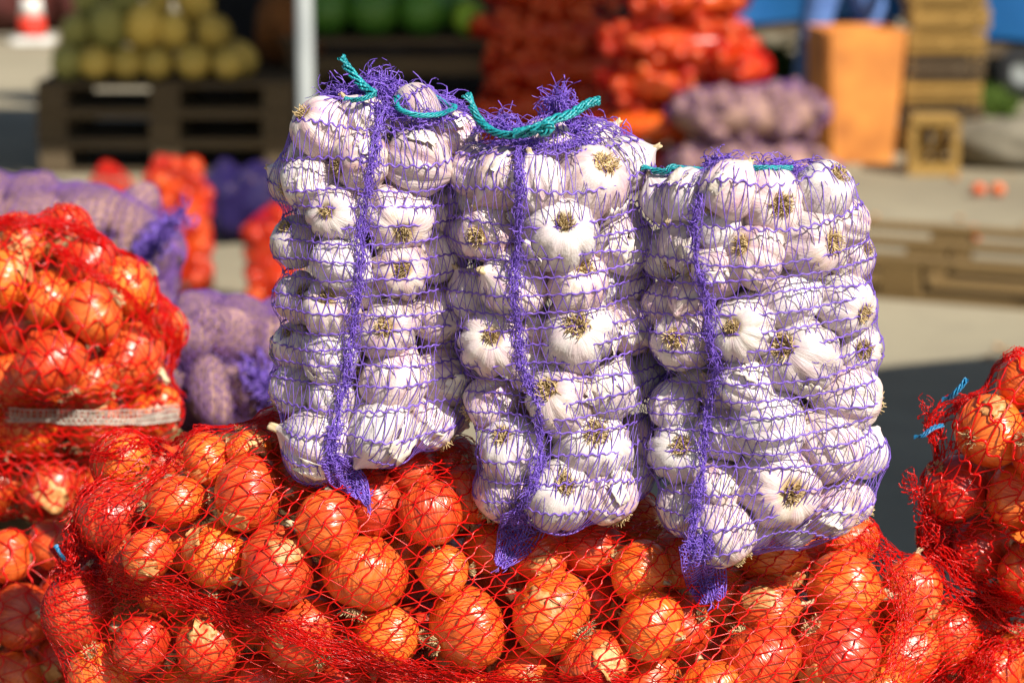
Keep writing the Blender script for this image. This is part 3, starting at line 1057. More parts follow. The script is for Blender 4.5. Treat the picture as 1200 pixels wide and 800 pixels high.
band(sk, S_front, [(75, 655), (120, 672), (180, 690), (240, 705), (300, 722), (360, 742), (430, 770), (500, 795)], .019, 34, .0009, .0005, 5, 7, 40, 0)
band(sk, S_front, [(110, 535), (180, 515), (250, 502), (320, 492)], .012, 18, .0008, .001, 7, 5)
band(sk, S_front, [(390, 765), (480, 785), (560, 795), (640, 797), (740, 798)], .014, 26, .0008, .001, 8, 6)
band(sk, S_front, [(1010, 625), (1045, 660), (1060, 720), (1040, 790)], .018, 14, .0008, .0008, 18, 2)
Be = Buf()
tp = np.array([at(70, 690, 2.10), at(78, 660, 2.09), at(88, 630, 2.09), at(100, 600, 2.10), at(105, 575, 2.11)])
crumple(Be, tp, np.tile([0, -1, .2], (5, 1)), np.array([.005, .006, .008, .011, .006]), 260, .022, .0010, .003, 9, curl=.7)
add_part('gathered_end', Be, MAT['red'], sk)
Be = Buf()
tp = np.array([at(1130, 700, 2.15), at(1155, 720, 2.16), at(1168, 750, 2.18)])
crumple(Be, tp, np.tile([0.3, -1, .2], (3, 1)), .010, 90, .03, .001, .003, 10, curl=.6)
add_part('gathered_end', Be, MAT['red'], sk)
V, Fq = cord([at(66, 640, 2.08), at(70, 648, 2.075), at(76, 655, 2.085)], .002, n=12)
B = Buf(); B.add(V, Fq); add_part('tie_string', B, MAT['blue_twine'], sk)

c = at(45, 440, 2.73)
S_left = drape(c + [0, 0, -.06], c + [0, 0, .04], (0, 0, -1), (.0, .1, 1), .13, .13, (0, -1, 0), ELL['standing'], nu=200, nv=160, cap0=.4, cap1=.4, iters=60, rmin=.05)
sk = sack_thing('upright red net sack of onions with a white band at left edge', (float(c[0]), 2.73, .87))
add_part('net', net(S_left, 46, 78, .0022, .0017, wob=.35, seed=13, v0=.02, v1=.98), MAT['red'], sk)
Bw = Buf()
core_part(sk, 'onion_mass', MAT['onion'], at(40, 450, 2.74), (1, 0, 0), (.10, .09, .11))
lines = []
for dy in np.linspace(-8, 8, 7):
    P, N = px_path(S_left, [(-40, 480 + dy), (0, 484 + dy), (60, 486 + dy), (120, 488 + dy), (170, 487 + dy), (206, 482 + dy)], 50, .003)
    lines.append(P); Nw = N
Pw = np.stack(lines)
Bw.add(*tubes(Pw[::2], np.broadcast_to(Nw, Pw[::2].shape), .0013, .0008, 4))
zz = np.stack([np.stack([Pw[0, i], Pw[3, i], Pw[6, i + 1]]) for i in range(49)] + [np.stack([Pw[6, i], Pw[3, i + 1], Pw[0, i + 1]]) for i in range(49)])
Bw.add(*tubes(zz, np.broadcast_to(np.concatenate([Nw[:-1], Nw[:-1]])[:, None], zz.shape), .0016, .0008, 3))
add_part('white_band', Bw, MAT['white_band'], sk)
band(sk, S_left, [(60, 290), (110, 320), (150, 350), (185, 400)], .006, 14, .0011, .001, 31, 4)
band(sk, S_left, [(150, 300), (185, 350), (205, 410), (207, 460)], .014, 34, .0011, .001, 32, 4)
band(sk, S_left, [(0, 265), (50, 262), (100, 275), (150, 305)], .010, 24, .0011, .001, 33, 4)

c = at(30, 770, 2.44)
S_ll = drape(c + [-.15, 0, 0], c + [.22, 0, -.03], (-1, 0, 0), (1, 0, -.2), .1, .1, (0, -1, 0), ELL['lower_left'], nu=140, nv=140, cap0=.25, cap1=.25, iters=60, rmin=.10)
sk = sack_thing('red net sack of onions lying in the bottom left corner', (float(c[0]), 2.44, .58))
add_part('net', net(S_ll, 34, 44, .0021, .0013, shear=.1, wob=.3, seed=14), MAT['red'], sk)

core_part(sk, 'onion_mass', MAT['onion'], at(30, 790, 2.46), (1, 0, 0), (.22, .06, .075))
c = at(1235, 560, 2.24)
S_r = drape(c + [-.03, -.02, 0], c + [.06, .03, .0], norm(at(1075, 640, 2.15) - at(1235, 560, 2.24)), (1, .3, .2), .105, .12, (0, -1, 0), ELL['hanging'], nu=190, nv=150, cap0=.42, cap1=.38, iters=60, rmin=.06)
sk = sack_thing('red net sack of onions with blue twine at the right edge', (float(c[0]), 2.24, .9))
add_part('net', net(S_r, 30, 46, .0022, .0014, shear=.06, wob=.3, seed=15), MAT['red'], sk)
core_part(sk, 'onion_mass', MAT['onion'], at(1240, 600, 2.27), (1, 0, 0), (.095, .07, .085))
band(sk, S_r, [(1095, 660), (1120, 680), (1150, 690), (1200, 700)], .016, 18, .0009, .0008, 41, 2)
band(sk, S_r, [(1100, 470), (1130, 455), (1165, 435), (1200, 412)], .012, 16, .0009, .001, 42, 2.5)
band(sk, S_r, [(1120, 690), (1150, 705), (1180, 720), (1200, 730)], .014, 18, .0009, .0008, 43, 2)
for q, (pp, w_, n_) in enumerate([([(1135, 472), (1108, 482), (1095, 500), (1100, 530), (1095, 560)], .010, 16), ([(1090, 560), (1084, 600), (1086, 640), (1110, 672)], .008, 12), ([(1090, 650), (1125, 685), (1165, 708), (1215, 728)], .020, 18)]):
    Bg = Buf()
    pth = np.array([at(x, y, 2.135 - .03 * (q == 2)) for x, y in pp])
    strands(Bg, pth, np.tile([0, -1, .2], (len(pp), 1)), w_, n_, .0009, .002, 140 + q, 1.4, 90, .0002)
    add_part('gathered_side', Bg, MAT['red_fold'], sk)
for q, (a, bb) in enumerate([((1098, 520), (1085, 478)), ((1088, 600), (1066, 560)), ((1100, 660), (1080, 600))]):
    Be = Buf()
    tp = np.array([at(a[0], a[1], 2.12), at((a[0] + bb[0]) / 2, (a[1] + bb[1]) / 2, 2.11), at(bb[0], bb[1], 2.11)])
    crumple(Be, tp, np.tile([0, -1, .2], (3, 1)), np.array([.009, .007, .003]), 45, .02, .0009, .002, 44 + q, curl=.7)
    add_part('gathered_end', Be, MAT['red'], sk)
V, Fq = cord([at(1074, 514, 2.09), at(1082, 510, 2.085), at(1092, 502, 2.09), at(1104, 498, 2.10)], .0024, n=20)
B = Buf(); B.add(V, Fq); add_part('tie_string', B, MAT['blue_twine'], sk); B = Buf()
V, Fq = cord([at(1108, 470, 2.10), at(1120, 460, 2.09), at(1133, 444, 2.09)], .0028, n=20, seed=2); B.add(V, Fq)
add_part('tie_string', B, MAT['blue_twine'], sk)

c = at(1180, 850, 2.24)
S_lr = drape(c + [-.22, 0, -.02], c + [.12, 0, 0], (-1, 0, -.1), (1, 0, 0), .1, .1, (0, -1, 0), ELL['lower_right'], nu=140, nv=140, cap0=.25, cap1=.25, iters=60, rmin=.10)
sk = sack_thing('shaded red net sack of onions in the bottom right corner', (float(c[0]), 2.24, .58))
add_part('net', net(S_lr, 34, 40, .0021, .0013, shear=.1, wob=.3, seed=16), MAT['red'], sk)
core_part(sk, 'onion_mass', MAT['onion'], at(1180, 860, 2.26), (1, 0, 0), (.24, .07, .07))
band(sk, S_lr, [(1130, 800), (1160, 770), (1200, 752)], .02, 18, .0009, .001, 47, 2)

# ------------------------------------------------------------------ garlic bags
bag_label = {'left': 'purple net bag of garlic with teal string, leftmost of the three',
             'middle': 'purple net bag of garlic in the middle, teal bow knot on top',
             'right': 'purple net bag of garlic on the right, the widest of the three'}
for b in BAGS:
    its = [i for i in ITEMS if i['sack'] == b['key']]
    C = np.array([i['c'] for i in its]); Rr = np.array([i['r'] for i in its])
    top = (C[:, 2] + Rr * .8).max(); bot = (C[:, 2] - Rr * .8).min()
    up = C[C[:, 2] > np.percentile(C[:, 2], 75)].mean(0); dn = C[C[:, 2] < np.percentile(C[:, 2], 25)].mean(0)
    a1 = np.array([up[0], b['Yc'] + .005, top - .075]); a0 = np.array([dn[0], b['Yc'] + .005, bot + .085])
    tl = at(b['tail'][0][0], b['tail'][0][1], b['Yc'] - .055)
    D0 = norm(norm(tl - a0) * .6 + np.array([0, 0, -.4]))
    ell = ELL[b['key']]
    L1 = at(a1[0], {'left': 112, 'middle': 142, 'right': 199}[b['key']], a1[1])
    L1 = float(at(600, {'left': 112, 'middle': 142, 'right': 199}[b['key']], b['Yc'])[2] - a1[2])
    l0 = ell_far(a0[None], D0[None], ell)[0]
    S = drape(a0, a1, D0, (0, 0, 1), max(l0, .05) + .004, L1, (0, 1, 0), ell, nu=220, nv=190, cap0=.26, cap1=.22, eps=.0012, iters=130, rmin=.05)
    b['S'] = S
    base = (float(a0[0]), b['Yc'], float(bot))
    bag = empty('garlic_bag', base)
    tag(bag, bag_label[b['key']], 'garlic bag', 'purple net bags of garlic')
    rows = {'left': 21, 'middle': 22, 'right': 22}[b['key']]
    add_part('net', net(S, rows, 66, .0017, .00082, wob=.09, seed=50 + rows, v0=.05, v1=.985, chain_n=340), MAT['purple'], bag)
    Bs = Buf()
    P, N = px_path(S, b['seam'], 60, .002)
    strands(Bs, P, N, .0050, 9, .0009, .0014, 61, 14, 160)
    crumple(Bs, P, N, .0055, 210, .012, .0008, .0016, 62, curl=.8)
    crumple(Bs, P, N, .015, 160, .016, .0006, .0008, 63, curl=.25)
    add_part('seam', Bs, MAT['purple_fold'], bag)
    Bt = Buf()
    tp, tn = [], []
    q = spl([(x, y) for x, y in b['tail']], 12)
    for i, (x, y) in enumerate(q):
        p1, n1, d1 = pick(S, x, y)
        p2, n2, d2 = pick(S_front, x, y)
        Y = min([p[1] for p, d in ((p1, d1), (p2, d2)) if d < 6] or [p2[1]]) - .006
        tp.append(at(x, y, Y)); tn.append((0, -1, .25))
    tp = np.array(tp)
    tp[1:-1] = (tp[:-2] + 2 * tp[1:-1] + tp[2:]) / 4
    tw = np.interp(np.linspace(0, 1, 12), np.linspace(0, 1, 4), b['tailw'])
    crumple(Bt, tp, np.array(tn), tw * .8, 90, .012, .0008, .0012, 71, curl=.5)
    # the squashed rows of the net across the tail, and its lengthwise threads
    tan = norm(np.gradient(tp, axis=0)); sd = norm(np.cross(np.array(tn), tan))
    for kk in np.linspace(0, 11, 26):
        i = min(10, int(kk)); f = kk - i
        cpt = tp[i] * (1 - f) + tp[i + 1] * f; w_ = tw[i] * (1 - f) + tw[i + 1] * f
        xs = np.linspace(-1, 1, 12)
        L_ = cpt + sd[i] * (xs * w_ * .9)[:, None] + np.array([0, -1, 0]) * (.003 * np.sin(xs * 7 + kk))[:, None] + tan[i] * (.002 * np.sin(xs * 11 + kk * 3))[:, None]
        Bt.add(*tubes(L_[None], np.broadcast_to(np.array([0, -1, .2]), L_[None].shape), .0013, .0008, 3))
    for xx in np.linspace(-.95, .95, 14):
        L_ = tp + sd * (tw * xx)[:, None] + np.array([0, -1, 0]) * (.003 * np.sin(np.arange(12) * 1.3 + xx * 9))[:, None]
        Bt.add(*tubes(L_[None], np.broadcast_to(np.array([0, -1, .2]), L_[None].shape), .0011, .0007, 3))
    add_part('bag_tail', Bt, MAT['purple_fold'], bag)
    # gathered top
    Bt = Buf()
    yc = b['Yc']
    up_n = (0, -.5, .8)
    def ruf(pts, width, n, L, lift, seed, curl=.7, yw=.0010):
        p_ = np.array([at(x, y, yy) for x, y, yy in pts])
        p_ = spl(p_, 16)
        crumple(Bt, p_, np.tile(up_n, (16, 1)), width * .75, int(n * .20), L * .8, yw * .85, lift * .8, seed, curl=.38)
        strands(Bt, p_, np.tile(up_n, (16, 1)), width * .8, max(5, int(n / 26)), yw * .9, lift * .9, seed + 500, 4, 60, .0004)
    def string(pts, rad=.0026, seed=0, n=90, tw_=2.2):
        St = Buf()
        V, Fq = cord([at(x, y, yy - .012) for x, y, yy in pts], rad * (1.25 if rad > .001 else 1), n=n, seed=seed, twist=tw_); St.add(V, Fq)
        add_part('tie_string' if rad > .001 else 'loose_thread', St, MAT['teal' if rad > .001 else 'purple'], bag)
    if b['key'] == 'left':
        ruf([(382, 116, yc - .03), (400, 112, yc - .03), (425, 108, yc - .03), (440, 112, yc - .03)], .012, 300, .03, .004, 81)
        ruf([(432, 112, yc - .02), (440, 100, yc - .02), (455, 104, yc - .02), (470, 112, yc - .02)], .016, 520, .03, .005, 82)
        ruf([(455, 105, yc - .01), (480, 112, yc - .0), (510, 118, yc), (548, 132, yc - .01)], .012, 520, .035, .004, 83)
        ruf([(440, 125, yc - .05), (460, 133, yc - .06), (490, 139, yc - .06), (530, 138, yc - .05)], .010, 420, .03, .003, 84)
        ruf([(385, 118, yc - .04), (385, 105, yc - .04), (400, 104, yc - .04), (406, 112, yc - .04)], .004, 90, .025, .003, 85)
        string([(398, 70, yc - .02), (408, 80, yc - .022), (418, 93, yc - .025), (428, 103, yc - .03), (438, 110, yc - .035)], .0034, 1)
        string([(405, 118, yc - .05), (425, 116, yc - .055), (440, 110, yc - .05)], .002, 2)
        string([(463, 118, yc - .035), (480, 111, yc - .02), (505, 112, yc - .0), (525, 123, yc - .01), (532, 126, yc - .02), (515, 134, yc - .05), (488, 135, yc - .06), (468, 128, yc - .055), (463, 118, yc - .035)], .0021, 3)
        string([(484, 84, yc), (492, 92, yc), (497, 104, yc)], .0007, 4)
    elif b['key'] == 'middle':
        ruf([(560, 150, yc - .03), (590, 152, yc - .05), (620, 158, yc - .05), (650, 152, yc - .05)], .014, 560, .03, .004, 91)
        ruf([(640, 150, yc - .02), (648, 132, yc - .02), (652, 118, yc - .02), (662, 122, yc - .02), (672, 140, yc - .02)], .012, 600, .03, .004, 92)
        ruf([(660, 150, yc - .02), (690, 150, yc - .02), (715, 160, yc - .02), (740, 178, yc - .02)], .014, 480, .035, .004, 93)
        ruf([(575, 148, yc - .02), (585, 139, yc - .02), (600, 140, yc - .02), (612, 150, yc - .02)], .005, 110, .03, .003, 94)
        ruf([(600, 165, yc - .065), (630, 172, yc - .07), (670, 170, yc - .06), (700, 165, yc - .05)], .010, 320, .03, .003, 95)
        string([(546, 113, yc - .03), (553, 125, yc - .035), (562, 141, yc - .04), (574, 152, yc - .05), (590, 158, yc - .06), (615, 157, yc - .068), (640, 148, yc - .07)], .0030, 5)
        string([(605, 160, yc - .07), (628, 150, yc - .075), (650, 140, yc - .07), (672, 132, yc - .06), (688, 122, yc - .055), (702, 118, yc - .05)], .0036, 6)
        string([(632, 152, yc - .075), (640, 146, yc - .08), (646, 150, yc - .08), (638, 156, yc - .078), (632, 152, yc - .075)], .003, 7, 24)
        string([(625, 128, yc - .01), (632, 119, yc - .01), (642, 114, yc - .015), (652, 116, yc - .02)], .0007, 8)
    else:
        ruf([(826, 205, yc - .05), (832, 196, yc - .05), (838, 190, yc - .05), (855, 187, yc - .05)], .008, 300, .025, .003, 101)
        ruf([(870, 200, yc - .04), (895, 202, yc - .05), (920, 204, yc - .05), (955, 200, yc - .04)], .009, 620, .03, .003, 102)
        ruf([(895, 206, yc - .06), (910, 212, yc - .06), (925, 206, yc - .06)], .010, 300, .025, .003, 103)
        ruf([(896, 196, yc - .03), (910, 191, yc - .03), (925, 198, yc - .03)], .005, 120, .025, .003, 104)
        ruf([(770, 208, yc - .02), (800, 205, yc - .03), (830, 200, yc - .04)], .006, 160, .03, .002, 105)
        ruf([(950, 203, yc - .03), (975, 206, yc - .02), (995, 215, yc - .0)], .008, 160, .03, .002, 106)
        string([(754, 199, yc - .02), (765, 200, yc - .025), (780, 201, yc - .03), (787, 196, yc - .03), (800, 198, yc - .03), (815, 199, yc - .035), (828, 201, yc - .04)], .0026, 9, 60, 9)
        string([(866, 199, yc - .055), (885, 197, yc - .06), (905, 197, yc - .06), (928, 197, yc - .055)], .0022, 10)
    add_part('gathered_top', Bt, MAT['purple_fold'], bag)

# ------------------------------------------------------------------ simple box pieces
def box_mesh(name, mat, ch=.03):
    V, Fc = [], []
    import itertools as it
    a, b = .5, .5 - ch
    idx = {}
    for ax in range(3):
        for sg in (-1, 1):
            for s1 in (-1, 1):
                for s2 in (-1, 1):
                    p = [0, 0, 0]; p[ax] = a * sg; p[(ax + 1) % 3] = b * s1; p[(ax + 2) % 3] = b * s2
                    idx[(ax, sg, s1, s2)] = len(V); V.append(p)
    me = bpy.data.meshes.new(name)
    import bmesh
    bm = bmesh.new()
    for v in V: bm.verts.new(v)
    bmesh.ops.convex_hull(bm, input=bm.verts)
    bmesh.ops.dissolve_limit(bm, angle_limit=.01, verts=bm.verts, edges=bm.edges)
    bm.to_mesh(me); bm.free()
    me.materials.append(mat)
    return me


BOXES = {k: box_mesh(k, MAT[k]) for k in ('wood', 'wood_grey', 'wood_yellow', 'wood_dark')}


def board(name, parent, kind, c, size, rot=None):
    me = BOXES[kind] if isinstance(kind, str) else kind
    M = Matrix.Translation(Vector(c))
    if rot is not None: M = M @ rot
    return obj(name, me, parent, M @ Matrix.Diagonal(Vector((*size, 1))))


def pallet(loc, rz, label, kind='wood', group=None, flip=False):
    p = empty('wooden_pallet', loc, rz)
    if flip: p.matrix_basis = p.matrix_basis @ Matrix.Translation((0, 0, .144)) @ Matrix.Rotation(math.pi, 4, 'X')
    tag(p, label, 'pallet', group)
    for i in range(5):
        w = .145 if i in (0, 2, 4) else .10
        board('deck_board', p, kind, (0, -.3275 + .16375 * i, .133), (1.2, w, .022))
    for x in (-.53, 0, .53):
        board('cross_board', p, kind, (x, 0, .1105), (.14, .80, .022))
    for x in (-.53, 0, .53):
        for y in (-.35, 0, .35):
            board('block', p, kind, (x, y, .0605), (.14, .10 if y else .12, .078))
    for y in (-.35, 0, .35):
        board('base_board', p, kind, (0, y, .0105), (1.2, .10, .021))
    return p


# pallets that carry the near sacks
for i in range(4):
    pallet((-.42, 2.45, .144 * i), 0.0, f'{["lowest", "second", "third", "topmost"][i]} pallet under the sacks at the left of the pile', group='pallets under the near sacks')
    pallet((.80, 2.40, .144 * i), 0.0, f'{["lowest", "second", "third", "topmost"][i]} pallet under the sacks at the right of the pile', group='pallets under the near sacks')
for i in range(6):
    pallet((-.93, 3.30, .144 * i), 0.0, (f'{ORD[5 - i]} pallet from the top beneath the potato sacks' if i < 5 else 'topmost pallet beneath the potato sacks'), group='pallets under the potato sacks')

# ------------------------------------------------------------------ potato sacks in purple net, near left
def potato_sack(label, sackname, centre, semi, tilt, r0, n, seed, rowh, shared=None, lo=None):
    r = np.random.default_rng(seed)
    c = np.asarray(centre, float); semi = np.asarray(semi, float)
    Rz = np.array(Matrix.Rotation(tilt, 3, 'Z'))
    pts, tries = [], 0
    while len(pts) < n and tries < 6000:
        tries += 1
        d = norm(r.normal(0, 1, 3))
        if d[1] > .55: continue
        k = 1 / (np.abs(d[0] / semi[0]) ** 3 + np.abs(d[1] / semi[1]) ** 3 + np.abs(d[2] / semi[2]) ** 3) ** (1 / 3)
        q = d * (k - r0 * (.85 if c[1] < 5 else 1.3))
        if any(np.linalg.norm((q - p) * [1, 1, 1.1]) < r0 * 1.85 for p in pts): continue
        pts.append(q)
    ell, ob = [], []
    for q in pts:
        p = c + Rz @ q
        z = norm(r.normal(0, 1, 3) * [1.2, .5, .6])
        Rm = rot_to(z, r.uniform(0, 6))
        sc = np.array([r0 * r.uniform(.85, 1.05), r0 * r.uniform(.8, 1), r0 * r.uniform(1.2, 1.7)])
        o = obj('potato', POTATO[int(r.integers(0, 5))], None, M4(p, Rm, sc))
        ob.append((o, p)); ell.append((p, Rm, sc))
    nm = row_names([proj(p) for o, p in ob], rowh)
    for i, (o, p) in enumerate(ob):
        if shared: tag(o, shared, 'potato', f'potatoes in the {sackname}')
        else: tag(o, f'potato in the {sackname}, {nm[i][0]}, {nm[i][1]}', 'potato', f'potatoes in the {sackname}')
    ax = Rz @ np.array([1.0, 0, 0])
    S = drape(c - ax * semi[0] * .55, c + ax * semi[0] * .55, -ax, ax, semi[0] * .5, semi[0] * .5, (0, -1, 0), ell, nu=110, nv=110, cap0=.28, cap1=.28, iters=60, rmin=min(semi) * .75)
    sk = empty('potato_sack', (c[0], c[1], c[2] - semi[2]))
    tag(sk, label, 'sack', 'purple net sacks of potatoes')
    core = drape(c - ax * semi[0] * .5, c + ax * semi[0] * .5, -ax, ax, semi[0] * .3, semi[0] * .3, (0, -1, 0), [(c, Rz, semi * (.58 if c[1] < 5 else (.92 if semi[2] < .14 else .62)))], nu=36, nv=24, cap0=.28, cap1=.28, iters=4, rmin=min(semi) * .4)
    B = Buf()
    idx = np.arange(24 * 36).reshape(24, 36); a, b_ = idx[:-1], idx[1:]
    B.add(core.P, np.stack([a, np.roll(a, -1, 1), np.roll(b_, -1, 1), b_], -1).reshape(-1, 4))
    tag(add_part('potato_mass', B, MAT['potato'], sk), kind='stuff')
    return sk, S


c = at(52, 304, 3.35)
sk, S = potato_sack('large purple net sack of potatoes at left, its purple tail on the right', 'large left potato sack', c, (.185, .16, .102), -.12, .031, 46, 5, 46)
add_part('net', net(S, 50, 66, .0014, .0010, wob=.2, seed=71), MAT['mauve'], sk)
B = Buf()
P, N = px_path(S, [(160, 305), (172, 288), (185, 275), (196, 262)], 10, .004)
strands(B, P, N, .014, 26, .002, .003, 72, 3); crumple(B, P, N, .012, 120, .04, .002, .004, 73)
add_part('gathered_end', B, MAT['purple'], sk); B = Buf()
tp = np.array([at(190, 272, 3.18), at(205, 262, 3.17), at(212, 250, 3.17)]); crumple(B, tp, np.tile([0, -1, .2], (3, 1)), .008, 60, .03, .0018, .004, 74)
add_part('bag_tail', B, MAT['purple'], sk)
c = at(262, 428, 3.02)
sk, S = potato_sack('low purple net sack of potatoes behind the left garlic bag', 'low potato sack', c, (.115, .13, .085), .1, .031, 32, 8, 40)
add_part('net', net(S, 42, 56, .0014, .0010, wob=.2, seed=75), MAT['mauve'], sk)
B = Buf(); P, N = px_path(S, [(300, 440), (312, 450), (322, 470)], 8, .004); crumple(B, P, N, .014, 120, .04, .002, .004, 76)
add_part('gathered_end', B, MAT['purple'], sk)
c = at(40, 370, 3.32) + np.array([-.1, .0, -.06])
sk, S = potato_sack('purple net sack of potatoes lying beneath the large left one', 'buried potato sack', c + np.array([.02, 0, -.02]), (.26, .16, .07), 0, .035, 14, 9, 44, shared='potato in the flattened sack beneath the large left potato sack')
add_part('net', net(S, 26, 40, .003, .002, wob=.3, seed=77), MAT['mauve'], sk)

# far potato sacks beside the stack
for i, (px, Y, zz, sd) in enumerate([(884, 10.65, .125, 21), (876, 10.68, .365, 22)]):
    x = (px - 600) / F * Y * 1.0
    sk, S = potato_sack(f'{"lower" if i == 0 else "upper"} of two mauve potato sacks right of the sunlit onion stack', f'{"lower" if i == 0 else "upper"} far potato sack', (x, Y, zz), (.40 - .03 * i, .24, .13), .05 * i, .033, 44, sd, 40,
                        shared=f'blurred potato in the {"lower" if i == 0 else "upper"} mauve sack right of the onion stack')
    add_part('net', net(S, 22, 28, .0038, .0024, wob=.3, seed=80 + i), MAT['mauve'], sk)
# dark sack behind, its net darker than the other potato nets
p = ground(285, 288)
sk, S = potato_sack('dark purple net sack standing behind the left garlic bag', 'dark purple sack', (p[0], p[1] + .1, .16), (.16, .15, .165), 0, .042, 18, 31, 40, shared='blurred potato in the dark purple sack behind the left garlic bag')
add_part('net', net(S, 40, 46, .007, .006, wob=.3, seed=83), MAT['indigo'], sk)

# ------------------------------------------------------------------ far onion sacks
def far_sack(label, sackname, centre, semi, rz, n, seed, onions='things', vertical=False, upto=.5, r0=.031, group='far red net sacks of onions', netw=(.0025, .0018)):
    r = np.random.default_rng(seed)
    c = np.asarray(centre, float); semi = np.asarray(semi, float)
    Rz = np.array(Matrix.Rotation(rz, 3, 'Z'))
    pts, tries = [], 0
    while len(pts) < n and tries < 9000:
        tries += 1
        d = norm(r.normal(0, 1, 3) * [1, 1, .8] + [0, -.5, 0])
        if d[1] > upto: continue
        k = 1 / (np.abs(d[0] / semi[0]) ** 3.4 + np.abs(d[1] / semi[1]) ** 3.4 + np.abs(d[2] / semi[2]) ** 3) ** (1 / 3.2)
        q = d * (k - r0 * .8)
        if any(np.linalg.norm(q - p) < r0 * 1.8 for p in pts): continue
        pts.append(q)
    ell, VV, FF, nn = [], [], [], 0
    for q in pts:
        p = c + Rz @ q
        Rm = rot_to(norm(r.normal(0, 1, 3)), r.uniform(0, 6))
        s = r0 * r.uniform(.88, 1.1)
        k = int(r.integers(0, 6))
        if onions == 'things':
            o = obj('onion', ONION_LO[k][2], None, M4(p, Rm, (s, s, s)))
            tag(o, f'blurred onion in the {sackname}', 'onion', f'onions in the {sackname}')
        else:
            V, Fq, _ = ONION_LO[k]
            onions.add((V * s) @ Rm.T + p, Fq)
        ell.append((p, Rm, (s, s, s)))
    ax = np.array([0, 0, 1.0]) if vertical else Rz @ np.array([1.0, 0, 0])
    L = semi[2] if vertical else semi[0]
    mn = min(semi[0], semi[1]) if vertical else min(semi[1], semi[2])
    ell2 = ell + [(c, Rz, semi * .8)]
    S = drape(c - ax * L * .6, c + ax * L * .6, -ax, ax, L * .42, L * .42, (0, -1, 0), ell2, nu=100, nv=100, cap0=.26, cap1=.26, iters=40, rmin=mn * .7)
    sk = empty('onion_sack', (c[0], c[1], c[2] - semi[2]))
    tag(sk, label, 'sack', group)
    add_part('net', net(S, 34, 40, netw[0], netw[1], wob=.3, seed=seed), MAT['red_fold'], sk)
    core = drape(c - ax * L * .5, c + ax * L * .5, -ax, ax, L * .25, L * .25, (0, -1, 0), [(c, Rz, semi * .80)], nu=36, nv=24, cap0=.28, cap1=.28, iters=4, rmin=mn * .5)
    B = Buf()
    idx = np.arange(24 * 36).reshape(24, 36); a, b_ = idx[:-1], idx[1:]
    B.add(core.P, np.stack([a, np.roll(a, -1, 1), np.roll(b_, -1, 1), b_], -1).reshape(-1, 4))
    tag(add_part('onion_mass', B, MAT['onion'], sk), kind='stuff')
    return sk


lay = ['lowest', 'second', 'third', 'fourth', 'top']
for i in range(5):
    Y = 10.95
    px = [775, 772, 790, 795, 806][i]
    far_sack(f'{lay[i]} red onion sack in the sunlit stack behind the middle garlic bag', f'{lay[i]} sack of the sunlit stack', ((px - 600) / F * Y, Y, .095 + .188 * i),
             (.375 if i < 4 else .30, .25, .092), [.04, -.05, .03, -.03, .06][i], 32 if i > 1 else 7, 200 + i, upto=.3)
Y = 10.80
far_sack('short red onion sack at the right end of the sunlit stack', 'short right end sack of the stack', ((862 - 600) / F * Y, Y - .06, .56), (.13, .2, .11), .1, 10, 209, upto=.2)
mass = Buf()
for i in range(5):
    Y = 11.75
    px = [645, 640, 648, 638, 652][i]
    far_sack(f'{lay[i]} onion sack in the shaded stack left of the sunlit one', f'shaded stack', ((px - 600) / F * Y, Y, .095 + .185 * i), (.37, .25, .102), [.02, -.04, .05, -.02, .03][i], 40, 220 + i, onions=mass, upto=.3)
o = obj('onions', mass.mesh('onions', MAT['onion']))
tag(o, 'onions packed in the shaded stack of red net sacks', 'onions', kind='stuff')

p = ground(208, 352); q = ground(135, 345)
far_sack('tall upright red onion sack far left behind the potato sacks', 'tall upright far left sack', (p[0], p[1] + .10, .235), (.125, .12, .235), 0, 34, 230, vertical=True, upto=.1)
far_sack('shorter upright red onion sack left of the tall far one', 'shorter upright far left sack', (q[0] - .01, p[1] + .16, .215), (.12, .12, .22), .1, 12, 231, vertical=True, upto=.1)
p = ground(318, 366)
far_sack('small upright onion sack with red top behind the left garlic bag', 'small sack behind the left garlic bag', (p[0], p[1] + .08, .165), (.10, .10, .17), 0, 18, 232, vertical=True, upto=.1, netw=(.002, .0016))

# loose onions on the concrete
for i, (px, py, t) in enumerate([(1146, 224, 'loose onion on the concrete, left of the two near the crates'), (1169, 224, 'loose onion on the concrete, right of the two near the crates'), (1140, 276, 'loose onion on the concrete behind the lying pallet')]):
    p = ground(px, py + 6)
    s = .033
    tag(obj('onion', ONION_LO[i][2], None, M4((p[0], p[1], s * .9), rot_to((.3 * i, .5, .6)), (s, s, s))), t, 'onion', 'loose onions on the ground')

# dry onion skins blown about the yard
r_ = np.random.default_rng(77)
B = Buf()
for q in range(160):
    x, y = r_.uniform(-1.6, 3.4), r_.uniform(6.5, 15)
    sz = r_.uniform(.012, .034); a = r_.uniform(0, 6)
    t = np.linspace(-1, 1, 4)
    line = np.stack([x + math.cos(a) * t * sz, y + math.sin(a) * t * sz, .004 + .35 * sz * t ** 2], -1)
    B.add(*tubes(line[None], np.tile([0, 0, 1.0], (1, 4, 1)), sz * np.array([[.5, 1.1, 1.0, .4]]), .0015, 4))
tag(obj('onion_skins', B.mesh('onion_skins', MAT['onion_flake'])), 'dry onion skins scattered over the concrete', 'onion skins', kind='stuff')

